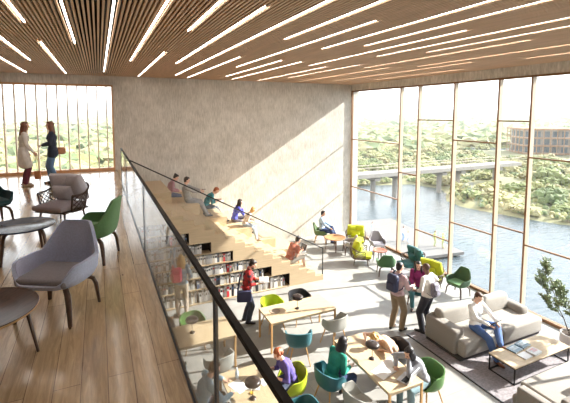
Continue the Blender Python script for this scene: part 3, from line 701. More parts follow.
def hand(b, wrist, d, palm, side, curl=25, s=1.0):
    """palm block + five jointed fingers; d = direction of the fingers, palm = direction the palm faces"""
    d = d.normalized(); palm = (palm - d * palm.dot(d)).normalized(); x = d.cross(palm) * side     # x points to the thumb side
    k = wrist + d * .085 * s
    for t in (-.03, -.01, .01, .03): b.cap(wrist + x * t * .6 * s, k + x * t * s, .014 * s, .012 * s, 8)
    for i, (t, L_) in enumerate(((.030, .072), (.010, .082), (-.010, .076), (-.029, .060))):
        p = k + x * t * s; dd = Vector(d)
        for j, f in enumerate((.45, .32, .23)):
            dd = (dd * cos(radians(curl)) + palm * sin(radians(curl))).normalized(); ax_ = dd
            q = p + dd * L_ * f * s; b.cap(p, q, (.0092 - j * .0006) * s, (.0086 - j * .0006) * s, 7); p = q
            dd = ax_; 
            palm = (palm - dd * palm.dot(dd)).normalized()
        palm = (palm - d * palm.dot(d)).normalized() if abs(palm.dot(d)) < .99 else palm
    p = wrist + x * .025 * s + d * .02 * s; dd = (d * .65 + x * .7 + palm * .35).normalized()
    q = p + dd * .045 * s; b.cap(p, q, .012 * s, .010 * s, 7); dd = (d * .9 + x * .25 + palm * .45).normalized(); b.cap(q, q + dd * .032 * s, .010 * s, .0085 * s, 7)
def person(loc, face, label, top, pants, shoes, hair='brown', hstyle='short', skin=0, s=1.0, female=False, pel=(0, 0, .94), lean=4, lean2=4, side=0, twist=0,
           hy=0, hp=0, hr=0, hands=None, feet=None, knees=None, elbows=None, sleeve=1.0, coat=0, short_pants=False, vox=.0085, beard=False, curl=30, palms=None, collar=None, name='person', group=None, glasses=False, hdir=None):
    """local frame: +Y is forward, +X the person's right... all points in metres for a 1.75 m body"""
    root = empty(name, loc, facing(*face), label, 'person', group)
    V = Vector; P = V(pel)
    def up(a, b_): return V((sin(radians(b_)), sin(radians(a)) * cos(radians(b_)), cos(radians(a)) * cos(radians(b_))))
    u1 = up(lean, side * .5); u2 = up(lean + lean2, side)
    f2 = V((-sin(radians(twist)), cos(radians(twist)), 0)); f2 = (f2 - u2 * f2.dot(u2)).normalized(); r2 = f2.cross(u2)
    f1 = (V((0, 1, 0)) - u1 * u1.y).normalized(); r1 = f1.cross(u1)
    Wt = P + u1 * .18; C = Wt + u2 * .16; SH = Wt + u2 * .285; NK = Wt + u2 * .33
    sw = (.165 if female else .19)
    un = up(lean * .6 + lean2 * .9 + hp * .45, side * .6 + hr * .5); H = NK + un * .085
    uh = up(lean * .2 + hp, hr + side * .3); fh = V((-sin(radians(twist + hy)) , cos(radians(twist + hy)), 0)); fh = (fh - uh * fh.dot(uh)).normalized(); rh = fh.cross(uh)
    HC = H + uh * .085 + fh * .02
    wx = .9 if female else 1.0
    shoul = {1: SH + r2 * sw, -1: SH - r2 * sw}; hip = {1: P + r1 * .092 - u1 * .03, -1: P - r1 * .092 - u1 * .03}
    hands = hands or {}; feet = feet or {}; knees = knees or {}; elbows = elbows or {}; palms = palms or {}
    arm = {}; leg = {}
    for sd_ in (1, -1):
        h_ = V(hands.get(sd_, tuple(shoul[sd_] + V((sd_ * .06, .06, -.50)))))
        e_, h_ = ik(shoul[sd_], h_, .285, .255, elbows.get(sd_, (sd_ * .4, -1, -.5))); arm[sd_] = (e_, h_)
        a_ = V(feet.get(sd_, (sd_ * .10, 0, .085)))
        k_, a_ = ik(hip[sd_], a_, .435, .425, knees.get(sd_, (sd_ * .1, 1, .1))); leg[sd_] = (k_, a_)
    ax1 = (r1, f1, u1); ax2 = (r2, f2, u2); axh = (rh, fh, uh)
    # body: one continuous surface
    b = MB()
    b.ell(P, (.165, .112, .12), ax1); b.ell(Wt, (.135 * wx, .10, .14), ax1); b.ell(C, (.162 * wx, .115, .16), ax2); b.cap(shoul[-1], shoul[1], .052, .052)
    b.cap(SH, H + uh * .03, .056, .05); b.ell(SH + u2 * .005, (.11, .06, .06), ax2)
    b.ell(HC + uh * .02, (.074, .093, .092), axh); b.ell(HC - uh * .05 + fh * .022, (.055, .062, .068), axh); b.ell(HC - uh * .095 + fh * .055, (.024, .022, .02), axh)
    b.cap(HC + fh * .088 + uh * .012, HC + fh * .110 - uh * .022, .009, .014, 8)                      # nose
    for q in (1, -1):
        b.ell(HC + rh * q * .074 - uh * .005, (.012, .02, .03), axh, 8, 6)                              # ear
        b.cap(HC + fh * .083 + rh * q * .018 + uh * .022, HC + fh * .076 + rh * q * .045 + uh * .022, .010, .008, 7)   # brow
        b.ell(HC + rh * q * .035 + fh * .055 - uh * .03, (.026, .026, .026), axh, 8, 6)                 # cheek
    for sd_ in (1, -1):
        e_, h_ = arm[sd_]; b.cap(shoul[sd_], e_, .048, .038); b.cap(e_, h_, .038, .025)
        hd = (h_ - e_).normalized(); pd = V(palms.get(sd_, (0, 0, -1) if abs(hd.z) < .75 else (-sd_, 0, 0)))
        if abs(pd.normalized().dot(hd)) > .97: pd = V((0, 1, 0))
        # thumb side: towards body front / inside
        xx = hd.cross((pd - hd * pd.dot(hd)).normalized()); want = V((-sd_, .6, .5)); sg = 1 if xx.dot(want) > 0 else -1
        hand(b, h_, hd, pd, sg, curl, 1.0)
        k_, a_ = leg[sd_]; b.cap(hip[sd_], k_, .085, .056); b.cap(k_, k_ * .7 + a_ * .3 + V((0, -.015, 0)), .054, .058); b.cap(k_ * .7 + a_ * .3 + V((0, -.015, 0)), a_, .058, .036)
        b.cap(a_ + V((0, -.03, -.045)), a_ + V((0, .13, -.055)), .032, .026)
    if female:
        for q in (1, -1): b.ell(C + r2 * q * .062 + f2 * .085 - u2 * .0, (.052, .045, .052), ax2)
    for i in range(len(b.v)): b.v[i] = (b.v[i][0] * s, b.v[i][1] * s, b.v[i][2] * s)
    body = b.remesh('body', SKIN[skin], root, vox * s, 3)
    def part(nm, bb, m, vx=.012, sm=3, smooth=False):
        for i in range(len(bb.v)): bb.v[i] = (bb.v[i][0] * s, bb.v[i][1] * s, bb.v[i][2] * s)
        return bb.remesh(nm, m, root, vx * s, sm)
    # face
    e = MB()
    for q in (1, -1): e.ell(HC + fh * .083 + rh * q * .031 + uh * .002, (.011, .007, .007), axh, 10, 6)
    for i in range(len(e.v)): e.v[i] = tuple(c * s for c in e.v[i])
    e.build('eyes', EYE_M, root)
    e = MB().ell(HC + fh * .084 - uh * .055, (.022, .008, .007), axh, 10, 6)
    for i in range(len(e.v)): e.v[i] = tuple(c * s for c in e.v[i])
    e.build('mouth', LIP, root)
    # hair
    h = MB(); hm = HAIR[hair]
    if hstyle != 'bald':
        h.ell(HC + uh * .030 - fh * .022, (.084, .092, .098), axh); h.ell(HC + uh * .085 + fh * .025, (.06, .055, .035), axh)
        if hstyle in ('short',): h.ell(HC - uh * .03 - fh * .05, (.068, .05, .06), axh)
        if hstyle == 'curly':
            q_ = random.Random(3)
            for _ in range(46):
                a, c = q_.uniform(0, 2 * pi), q_.uniform(-.3, 1)
                dv = (rh * cos(a) * sqrt(1 - c * c) + fh * sin(a) * sqrt(1 - c * c) + uh * c)
                if dv.dot(fh) > .55 and c < .55: continue
                h.ell(HC + uh * .03 - fh * .015 + dv * .092, (.024, .024, .024), None, 7, 5)
        if hstyle in ('long', 'verylong'):
            L_ = .24 if hstyle == 'long' else .36
            for t in range(-5, 6):
                a = t / 5 * 1.9; p0 = HC + rh * sin(a) * .076 - fh * cos(a) * .075 + uh * .0
                dn = (V((0, 0, -1)) * .7 - uh * .5 - fh * .22).normalized()
                p1 = p0 + dn * L_ * (.55 if abs(t) > 3 else .8) + rh * sin(a) * .02; p2 = p1 + V((0, 0, -1)) * L_ * .3
                h.cap(p0, p1, .032, .028, 7); h.cap(p1, p2, .028, .013, 7)
        if hstyle == 'bun': h.ell(HC + uh * .09 - fh * .085, (.045, .042, .042), axh); h.ell(HC - uh * .02 - fh * .05, (.07, .05, .05), axh)
        if hstyle == 'bob':
            for t in range(-6, 7):
                a = t / 6 * 2.0; p0 = HC + rh * sin(a) * .078 - fh * cos(a) * .075; h.cap(p0 + uh * .02, p0 - uh * .10, .030, .026, 7)
        part('hair', h, hm, .010, 2)
    else:
        h.ell(HC + uh * .026 - fh * .018, (.0755, .087, .088), axh); part('hair', h, mat('hair_cropped', (.10, .055, .04), .7), .010, 2)
    if beard:
        h = MB().ell(HC - uh * .075 + fh * .03, (.058, .06, .052), axh); h.ell(HC - uh * .045 + fh * .082, (.03, .012, .008), axh); part('beard', h, hm, .009, 2)
    # top
    t = MB(); g = .016 if female else .026
    t.ell(P + u1 * .03, (.165 + g, .112 + g, .11), ax1); t.ell(Wt, (.137 * wx + g, .102 + g, .15), ax1); t.ell(C, (.164 * wx + g, .117 + g, .165), ax2); t.cap(shoul[-1] + r2 * .0, shoul[1], .058, .058); t.ell(SH + u2 * .005, (.12, .068, .058), ax2)
    t.cap(SH, SH + u2 * .055, .06, .056)
    if female:
        for q in (1, -1): t.ell(C + r2 * q * .062 + f2 * .088, (.056, .052, .058), ax2)
    for sd_ in (1, -1):
        e_, h_ = arm[sd_]
        if sleeve >= .9: t.cap(shoul[sd_], e_, .066, .056); t.cap(e_, h_ * .97 + e_ * .03 - (h_ - e_).normalized() * .01, .056, .040)
        elif sleeve > .45: t.cap(shoul[sd_], e_, .060, .050); t.cap(e_, e_ * .6 + h_ * .4, .050, .044)
        else: t.cap(shoul[sd_], shoul[sd_] * .45 + e_ * .55, .060, .056)
    if coat:
        for sd_ in (1, -1):
            k_ = leg[sd_][0]; q = hip[sd_] * (1 - coat) + k_ * coat; t.cap(hip[sd_], q, .115, .12)
        t.cap(P, P + V((0, 0, -.43 * coat)), .13, .14)
    part('coat' if coat else 'shirt', t, top)
    if collar:
        t = MB().cap(SH + u2 * .02, SH + u2 * .055, .066, .062); part('collar', t, collar)
    # trousers and shoes
    t = MB(); t.ell(P - u1 * .01, (.168 + .008, .118 + .006, .115), ax1)
    for sd_ in (1, -1):
        k_, a_ = leg[sd_]; wl = .0 if female else .010; t.cap(hip[sd_], k_, .098 + wl, .072 + wl)
        if not short_pants: t.cap(k_, k_ * .6 + a_ * .4 + V((0, -.01, 0)), .072 + wl, .070 + wl); t.cap(k_ * .6 + a_ * .4 + V((0, -.01, 0)), a_ + (k_ - a_).normalized() * .01, .070 + wl, .058 + wl)
    part('trousers', t, pants)
    for sd_ in (1, -1):
        t = MB(); k_, a_ = leg[sd_]; ft = V((sd_ * .12, 1, 0)).normalized(); z_ = 0
        t.cap(a_ + V((0, 0, -.02)), a_ + V((0, 0, -.05)), .046, .042); t.cap(a_ - ft * .045 + V((0, 0, -.045)), a_ + ft * .11 + V((0, 0, -.050)), .041, .038); t.cap(a_ + ft * .08 + V((0, 0, -.053)), a_ + ft * .17 + V((0, 0, -.056)), .038, .030)
        part('shoe', t, shoes)
    root['hc'] = 0; del root['hc']
    rt = {'root': root, 'C': C * s, 'SH': SH * s, 'arm': {k: (v[0] * s, v[1] * s) for k, v in arm.items()}, 'f2': f2, 'r2': r2, 'u2': u2, 'HC': HC * s, 's': s}
    rt['M'] = Matrix.Translation(loc) @ Matrix.Rotation(facing(*face), 4, 'Z')
    return rt
def world(p, v): return p['M'] @ Vector(v)

def backpack(p, label, m, off=.20, scale=1.0, sh=0):
    C, f, r, u = p['C'], p['f2'], p['r2'], p['u2']; s = p['s'] * scale
    M = Matrix((r, f, u)).transposed(); base = C - f * off * p['s'] - u * .02 + r * sh
    R4 = Matrix.Rotation(p['root'].rotation_euler.z, 3, 'Z')
    o = empty('backpack', world(p, base), p['root'].rotation_euler.z, label, 'backpack')
    MB().rbox((0, 0, 0), (.29 * s, .16 * s, .42 * s), .07 * s, M=M, seg=4).build('bag_body', m, o)
    MB().rbox(M @ Vector((0, -.085 * s, -.07 * s)), (.22 * s, .06 * s, .20 * s), .028 * s, M=M).build('front_pocket', m, o)
    b = MB()
    for q in (1, -1):
        b.tube([M @ Vector((q * .07 * s, .07 * s, .18 * s)), M @ Vector((q * .10 * s, off * s * .9, .235 * s)), M @ Vector((q * .115 * s, off * s + .11 * s, .14 * s)), M @ Vector((q * .13 * s, off * s + .12 * s, .0)), M @ Vector((q * .155 * s, off * s * .7, -.13 * s)), M @ Vector((q * .12 * s, .07 * s, -.17 * s))], .013 * s, 6, (1.6, .6))
    b.build('strap', m, o); return o
def laptop(loc, rz, label, open_=105):
    o = empty('laptop', loc, rz, label, 'laptop')
    MB().rbox((0, 0, .009), (.32, .22, .016), .006).build('keyboard_base', mat('aluminium', (.55, .56, .58), .35, .6), o)
    MB().box((0, .02, .0175), (.27, .10, .002)).build('keys', BLACK, o, smooth=0)
    M = Matrix.Rotation(radians(90 - open_ + 0), 3, 'X')
    a = radians(open_ - 90); cz = Vector((0, .11 + sin(a) * .108, .016 + cos(a) * .108))
    l = MB().rbox(cz, (.32, .010, .215), .004, M=Matrix.Rotation(-a, 3, 'X')).build('lid', MC['aluminium'], o)
    MB().box(cz + Vector((0, -.0065 * cos(a), .0065 * sin(a))), (.295, .002, .185), M=Matrix.Rotation(-a, 3, 'X')).build('screen', mat('screen_dark', (.05, .07, .09), .2), l, smooth=0)
    return o
def open_book(loc, rz, label, w_=.24, d_=.30, tilt=0, cm=None):
    o = empty('open_book', loc, rz, label, 'book'); o.rotation_euler = (tilt, 0, rz)
    for q in (1, -1):
        b = MB(); b.grid(lambda u, v: (q * u * w_, (v - .5) * d_, .004 + .018 * sin(min(1, u * 1.25) * pi) * (1 - u) + .004), 8, 1, .006); b.build('page_block', WHITE, o)
    MB().box((0, 0, .001), (w_ * 2.02, d_ * 1.02, .002)).build('cover', cm or BK[8], o, smooth=0); return o
def phone(loc, rz, label):
    o = empty('phone', loc, rz, label, 'phone'); MB().rbox((0, 0, 0), (.072, .145, .009), .004).build('case', BLACK, o); MB().box((0, 0, .005), (.064, .13, .001)).build('screen', mat('phone_screen', (.1, .12, .15), .1), o, smooth=0); return o
BLUEJ = cloth((.12, .20, .33)); GREYP = cloth((.26, .26, .28)); DKN = cloth((.03, .035, .06)); KHAKI = cloth((.26, .19, .12)); BLKC = cloth((.03, .03, .035)); WHT = cloth((.75, .74, .72))
SH_B = mat('shoe_black', (.03, .025, .025), .5); SH_T = mat('shoe_tan', (.40, .30, .22), .6); SH_BR = mat('shoe_brown', (.22, .08, .04), .5); SH_G = mat('shoe_grey', (.18, .20, .24), .7)
ST = {1: (.10, .02, .085), -1: (-.10, -.02, .085)}
# women on the gallery
p = person((-1.92, 12.75, UP), (1, .15), 'woman in long pale grey coat and maroon tights standing at the gallery window', cloth((.78, .75, .72)), cloth((.16, .035, .06)), SH_T, 'chestnut', 'verylong', 0, 1.03, True, pel=(0, 0, .95), lean=2, lean2=2, coat=.78,
   hands={1: (.22, .22, .93), -1: (-.24, .10, .86)}, hp=4, feet=ST)
hb = empty('shoulder_bag', world(p, (.26, .26, .0)), 0, 'slim tan bag hanging from the hand of the woman in the pale coat', 'handbag')
MB().tube([(0, 0, .92), (.02, .01, .70), (.035, .01, .42)], .012, 6, (1.6, .5)).tube([(0.02, 0.02, .92), (.06, .02, .70), (.055, .02, .42)], .012, 6, (1.6, .5)).build('strap', mat('tan_leather', (.42, .17, .07), .5), hb)
b = MB(); b.rbox((.045, .01, .32), (.17, .07, .24), .035); b.build('bag_body', MC['tan_leather'], hb)
p = person((-1.22, 12.85, UP), (-1, -.12), 'woman in navy jacket and blue jeans standing with a brown handbag', cloth((.035, .045, .075)), cloth((.13, .24, .42)), SH_B, 'chestnut', 'long', 0, 1.03, True, pel=(0, 0, .95), lean=1, lean2=2,
   hands={1: (.07, .24, 1.10), -1: (-.06, .25, 1.09)}, elbows={1: (.8, -.5, -.6), -1: (-.8, -.5, -.6)}, feet={1: (.08, .06, .085), -1: (-.09, -.06, .085)}, coat=.22)
hb = empty('handbag', world(p, (.20, -.17, .93)), .35, 'brown leather handbag at the hip of the woman in the navy jacket', 'handbag')
MB().rbox((0, 0, 0), (.34, .13, .21), .05).build('bag_body', MC['tan_leather'], hb); MB().rbox((0, .078, .03), (.30, .02, .14), .008).build('flap', mat('brown_leather', (.26, .10, .045), .5), hb)
MB().tube([(-.15, 0, .10), (-.13, -.02, .25), (-.05, -.06, .46), (.05, -.06, .46), (.13, -.02, .25), (.15, 0, .10)], .009, 6).build('strap', MC['brown_leather'], hb)

# seated poses: local z measured from the feet level
def sit(loc, face, label, seat, top, pants, shoes, knee=.42, drop=None, **k):
    """seat = seat height above loc z; feet on loc z unless given"""
    k.setdefault('pel', (0, 0, (seat + .105) / k.get('s', 1)))
    fy_ = .46 if knee is None else knee
    k.setdefault('feet', {1: (.13, fy_, .085), -1: (-.13, fy_ - .03, .085)}); k.setdefault('knees', {1: (.15, .6, 1), -1: (-.15, .6, 1)})
    z_ = k['pel'][2]
    k.setdefault('hands', {1: (.12, .36, z_ + .10), -1: (-.12, .36, z_ + .10)})
    return person(loc, face, label, top, pants, shoes, **k)
RT3 = RI * 3
def tz(m): return RI * 3 * (m + 1)
def tx(m): return XE - RU * 3 * m
# people on the seating tiers: loc z is the level below
p = sit((2.25, 14.45, tz(3)), (1, -.1), 'woman in dusty pink jumper and headscarf seated highest on the stair', .502, cloth((.46, .24, .27)), cloth((.14, .16, .24)), SH_G, hair='dark', hstyle='bun', female=True, s=.97, lean=10, lean2=14, hp=30, knee=.52)
p = sit((2.70, 13.24, tz(3)), (1, -.12), 'man in grey tracksuit sitting on the stair holding a phone', .502, cloth((.40, .39, .38)), cloth((.33, .33, .34)), SH_G, hair='dark', s=1.0, lean=-16, lean2=10, hp=18, knee=.62, skin=0,
   hands={1: (.10, .40, .86), -1: (-.02, .44, .90)})
phone(world(p, (.03, .53, .93)), p['root'].rotation_euler.z, 'dark phone held by the man in the grey tracksuit')
p = sit((3.56, 14.25, tz(2)), (1, -.25), 'red-haired person in teal shirt reading on the stair behind the man in grey', .502, cloth((.05, .25, .29)), cloth((.10, .11, .13)), SH_G, hair='red', s=1.0, lean=20, lean2=18, hp=34, knee=.66, sleeve=.6,
   hands={1: (.10, .46, .78), -1: (-.14, .48, .78)})
open_book(world(p, (-.02, .56, .735)), p['root'].rotation_euler.z, 'open white book on the lap of the red-haired person in teal', .15, .21)
p = sit((4.50, 13.75, tz(1)), (1, -.12), 'dark-haired woman in bright blue cardigan sitting cross-legged on the stair', .502, cloth((.07, .08, .50)), cloth((.10, .08, .10)), SH_B, hair='dark', hstyle='long', female=True, s=.97, lean=14, lean2=8, hp=12,
   feet={1: (.04, .62, .085), -1: (.02, .60, .26)}, hands={1: (.10, .30, 1.03), -1: (.02, .34, .98)}, elbows={1: (.6, .6, -1), -1: (-.6, .6, -1)})
p = sit((4.68, 13.05, tz(1)), (.9, -.45), 'small blond child in a pale top looking down at a booklet on the stair', .502, cloth((.55, .46, .40)), cloth((.36, .42, .50)), SH_T, hair='blonde', hstyle='bob', female=True, s=.86, lean=18, lean2=14, hp=30, pel=(0, 0, .70), knee=.5)
open_book(world(p, (0, .43, .66)), p['root'].rotation_euler.z, 'pale booklet on the lap of the small blond child', .12, .17)
p = sit((5.56, 11.22, RI * 2), (1, .12), 'man in rust red shirt bent over a laptop low on the stair', RI * 2, cloth((.46, .14, .08)), cloth((.42, .36, .30)), SH_T, hair='dark', s=1.03, lean=14, lean2=22, hp=18, knee=.52, short_pants=True, sleeve=.4,
   hands={1: (.12, .36, .66), -1: (-.12, .36, .66)})
laptop(world(p, (0, .42, .64)), p['root'].rotation_euler.z, 'open laptop on the knees of the man in rust red', 110)
# bookshelf people
p = person((1.90, 10.42, 0), (.12, 1), 'person in pale blue checked shirt with red backpack reaching up to the bookshelves', plaid('pale_check', (.30, .38, .46), (.50, .52, .55)), cloth((.42, .34, .27)), SH_T, 'blonde', 'long', 0, 1.0, True, lean=2, lean2=0, hp=-10,
   hands={-1: (-.14, .20, 1.90), 1: (.22, .16, .98)}, elbows={-1: (-1, .3, 0)}, feet={1: (.12, -.02, .085), -1: (-.10, .04, .085)})
backpack(p, 'red backpack on the person reaching to the bookshelves', mat('red_nylon', (.70, .03, .13), .6), .19, .95, -.13)
p = person((3.42, 9.44, 0), (.93, -.35), 'bearded man in red plaid shirt reading a book beside the stair', plaid('red_plaid', (.42, .03, .03), (.06, .03, .04)), cloth((.06, .07, .11)), SH_B, 'dark', 'short', 0, 1.0, lean=3, lean2=8, hp=30, beard=True, sleeve=.6,
   hands={1: (.13, .36, 1.12), -1: (-.13, .36, 1.12)}, palms={1: (0, 0, 1), -1: (0, 0, 1)}, feet={1: (.09, .04, .085), -1: (-.09, -.06, .085)}, curl=14)
open_book(world(p, (0, .46, 1.155)), p['root'].rotation_euler.z, 'open white book in the hands of the bearded man', .17, .24)
hb = empty('messenger_bag', world(p, (.25, -.06, .84)), p['root'].rotation_euler.z + pi / 2, 'navy messenger bag at the hip of the bearded man', 'bag')
NV = mat('navy_canvas', (.035, .035, .085), .8)
MB().rbox((0, 0, 0), (.38, .11, .30), .035).build('bag_body', NV, hb); MB().rbox((0, -.058, .04), (.37, .02, .22), .008).build('flap', NV, hb)
MB().tube([(-.17, 0, .12), (-.12, .14, .40), (-.02, .32, .62), (.08, .14, .42), (.17, 0, .12)], .014, 6, (1.6, .5)).build('strap', NV, hb)
# standing men
p = person((6.80, 7.52, 0), (.85, .15), 'man in pink shirt and khaki trousers with a navy backpack', cloth((.62, .44, .47)), KHAKI, SH_B, 'black', 'short', 0, 1.02, lean=1, lean2=2, hp=8, hy=-8, hands={1: (.18, .34, 1.12), -1: (-.20, .26, 1.05)}, feet={1: (.11, .05, .085), -1: (-.11, -.06, .085)})
backpack(p, 'navy backpack on the man in the pink shirt', mat('navy_nylon', (.025, .03, .075), .6), .20, 1.05)
p = person((7.42, 7.12, 0), (-.25, .95), 'man with cropped hair in white shirt and dark trousers, seen from behind', cloth((.72, .68, .65)), cloth((.035, .037, .05)), SH_B, 'black', 'bald', 2, 1.03, lean=0, lean2=4, hp=10, hands={1: (.34, .22, 1.12), -1: (-.26, .20, 1.06)}, elbows={1: (1, -.6, -.4), -1: (-.8, -.8, -.5)}, feet={1: (.14, .0, .085), -1: (-.14, .04, .085)}, sleeve=.6)
backpack(p, 'grey patterned backpack slung low on the man in the white shirt', mat('grey_pattern_bag', (.20, .19, .24), .7, var=.6, scale=25), .19, .82).location.z -= .13
p = sit((8.30, 8.34, 0), (-.62, -.6), 'woman with long black hair in magenta top seated behind the standing men', .46, cloth((.24, .02, .12)), cloth((.05, .16, .18)), SH_B, hair='black', hstyle='verylong', female=True, s=.98, lean=8, lean2=6, hp=6)
# sofa man
p = sit((8.02, 5.98, .014), (.08, -1), 'man in white shirt and blue jeans sitting on the sofa with one leg crossed', .45, cloth((.86, .85, .84)), cloth((.08, .15, .36)), SH_BR, hair='brown', s=1.0, pel=(0, -.20, .55), lean=-8, lean2=8, hp=20, hy=-12, sleeve=1,
   feet={1: (.20, .46, .085), -1: (.10, .46, .42)}, knees={1: (.0, .6, 1), -1: (-.9, .4, 1)}, hands={1: (.15, .20, .76), -1: (-.13, .22, .76)}, elbows={1: (1, -.3, -.6), -1: (-1, -.3, -.6)})
tb = empty('tablet', world(p, (.02, .29, .82)), p['root'].rotation_euler.z, 'dark tablet on the lap of the man on the sofa', 'tablet'); tb.rotation_euler.x = radians(50)
MB().rbox((0, 0, 0), (.27, .20, .012), .005).build('case', BLACK, tb); MB().box((0, 0, .0065), (.25, .18, .002)).build('screen', mat('tablet_screen', (.02, .02, .03), .15), tb, smooth=0)
# man at the far corner
p = sit((8.66, 14.32, 0), (.75, -.6), 'man in pale blue shirt sitting in the olive armchair against the concrete wall', .46, cloth((.36, .48, .62)), cloth((.035, .06, .15)), SH_B, hair='black', skin=1, s=1.0, lean=-4, lean2=6, hp=10,
   feet={1: (.14, .46, .085), -1: (.14, .62, .30)}, hands={1: (.16, .36, .66), -1: (-.16, .36, .68)})
# reading table people
CHS = .445
p = sit((1.42, 6.27, 0), (1, .02), 'person in light blue shirt writing at the table, seen from above', CHS, cloth((.30, .46, .58)), DKN, SH_B, hair='brown', s=1.0, lean=10, lean2=12, hp=26, hands={1: (.24, .48, .80), -1: (-.18, .46, .80)}, elbows={1: (1, -.2, -.3), -1: (-1, -.2, -.3)}, knee=.40)
p = sit((3.14, 6.25, 0), (-1, .05), 'red-haired child in purple top writing at the table', CHS, cloth((.12, .09, .32)), cloth((.10, .12, .2)), SH_G, hair='red', hstyle='curly', s=.88, lean=16, lean2=12, hp=22, pel=(0, 0, .66), hands={1: (.14, .44, .90), -1: (-.20, .42, .90)}, knee=.36, sleeve=.6)
p = sit((3.87, 6.00, 0), (1, .12), 'long-haired woman in green sweater sitting in a dark teal chair', CHS, cloth((.02, .26, .19)), cloth((.03, .05, .13)), SH_B, hair='black', hstyle='verylong', female=True, s=.98, lean=12, lean2=14, hp=24, hands={1: (.10, .38, .70), -1: (-.12, .38, .70)})
p = sit((5.50, 6.18, 0), (-1, .0), 'blond child in ochre top leaning far over the table', CHS, cloth((.62, .42, .30)), cloth((.03, .05, .12)), SH_G, hair='blonde', hstyle='curly', s=.9, lean=32, lean2=22, hp=50, pel=(0, 0, .63), hands={1: (.18, .62, .86), -1: (-.22, .50, .87)}, elbows={1: (1, 0, .2), -1: (-1, 0, .2)}, sleeve=.3, knee=.34)
p = sit((5.42, 5.27, 0), (-1, .02), 'black-haired woman in grey top working at the laptop, chin in hand', CHS, cloth((.36, .37, .42)), cloth((.20, .30, .34)), SH_B, hair='black', hstyle='bob', female=True, s=.98, lean=20, lean2=12, hp=20, hands={1: (.22, .46, .79), -1: (-.04, .38, 1.06)}, elbows={-1: (-.6, .6, -1), 1: (1, 0, -.2)}, palms={-1: (0, 0, 1)}, curl=35)
laptop((4.93, 5.17, TT), pi + .35, 'open silver laptop in front of the black-haired woman', 105)
def paper(x, y, rz, w_, d_, label, m=WHITE, n=3):
    o = empty('paper_sheet', (x, y, TT), rz, label, 'paper')
    MB().box((0, 0, .002), (w_, d_, .004)).build('sheet', m, o, smooth=0); return o
open_book((4.70, 5.50, TT), .25, 'large open book with white pages on the table beside the laptop', .21, .29)
paper(4.98, 5.66, .3, .30, .21, 'white sheet under the arm of the woman at the laptop')
paper(2.10, 6.24, .4, .24, .32, 'white sheet in front of the person in light blue')
open_book((2.32, 6.14, TT), -.45, 'pale blue notebook lying open on the table with the red-haired child', .13, .2, cm=mat('cover_sky', (.35, .5, .6), .5))
open_book((2.58, 6.16, TT), .3, 'white notebook under the hands of the red-haired child', .11, .17)
def pen(x, y, rz, label, m):
    o = empty('pen', (x, y, TT + .006), rz, label, 'pen'); MB().tube([(-.07, 0, 0), (.06, 0, 0), (.07, 0, 0)], [.0055, .0055, .001], 8).build('barrel', m, o)
pen(2.22, 6.36, .5, 'black marker lying near the notebook of the person in light blue', BLACK); pen(4.90, 5.86, 1.2, 'yellow pencil on the table near the lamp', mat('pencil_yellow', (.7, .42, .03), .5))
o = MB().lathe([(0, 0), (.035, 0), (.038, .01), (.03, .02), (0, .022)], (2.24, 5.98, TT), 24).build('cookie', MC['pencil_yellow']); tag(o, 'small round orange yellow disc beside the pale blue notebook', 'coaster')
bt = empty('water_bottle', (2.14, 6.46, TT), 0, 'small clear water bottle at the edge of the table of the person in blue', 'bottle')
MB().lathe([(0, 0), (.03, 0), (.032, .01), (.032, .12), (.014, .155), (.013, .175), (0, .175)], seg=20).build('bottle_body', mat('clear_plastic', (.55, .65, .75), .15), bt); MB().lathe([(0, .175), (.015, .175), (.015, .195), (0, .195)], seg=16).build('cap', WHITE, bt)

# ------------------------------------------------------------------ outside
WATER = -9.5
DKZ = -9.0
dk = empty('timber_deck', (31.0, 33.2, DKZ), radians(-8), 'pale timber river deck outside the window wall', 'deck')
MB().box2((-5.0, -4.2, -.3), (4.2, 9.5, 0)).build('deck_boards', mat('deck_grey_wood', (.13, .12, .11), .7, var=.2, scale=3, stretch=(1, 12, 1)), dk, smooth=0)
b = MB()
for x_ in (-4.2, -.5, 3.6):
    for y_ in (-3.6, 0, 4.5, 8.8): b.tube([(x_, y_, -.2), (x_, y_, -1.6)], .15, 10)
b.build('pile', mat('pile_wood', (.2, .15, .1), .8), dk)
og = 'visitors on the river deck'
person((29.1, 36.8, DKZ), (.6, -.8), 'visitor in pale blue standing on the deck nearest the concrete wall', cloth((.35, .5, .7)), cloth((.5, .5, .5)), SH_T, 'brown', s=.98, vox=.02, group=og)
person((31.2, 33.9, DKZ), (.6, -.4), 'visitor in white and blue beside the child on the deck', cloth((.65, .68, .72)), cloth((.2, .3, .5)), SH_T, 'brown', s=.98, vox=.02, group=og)
person((31.2, 33.0, DKZ), (-.6, .4), 'child in grey walking beside the visitor on the deck', cloth((.45, .5, .6)), cloth((.4, .42, .5)), SH_T, 'brown', s=.78, vox=.02, group=og)
person((33.1, 31.1, DKZ), (.6, -.5), 'visitor in olive yellow top on the deck near its tip', cloth((.40, .42, .12)), cloth((.35, .38, .2)), SH_T, 'brown', s=1.0, vox=.02, group=og)
person((33.5, 30.2, DKZ), (-.5, .6), 'visitor in lime vest standing closest to the deck tip', cloth((.55, .58, .10)), cloth((.4, .4, .2)), SH_T, 'blonde', s=.95, vox=.02, group=og)
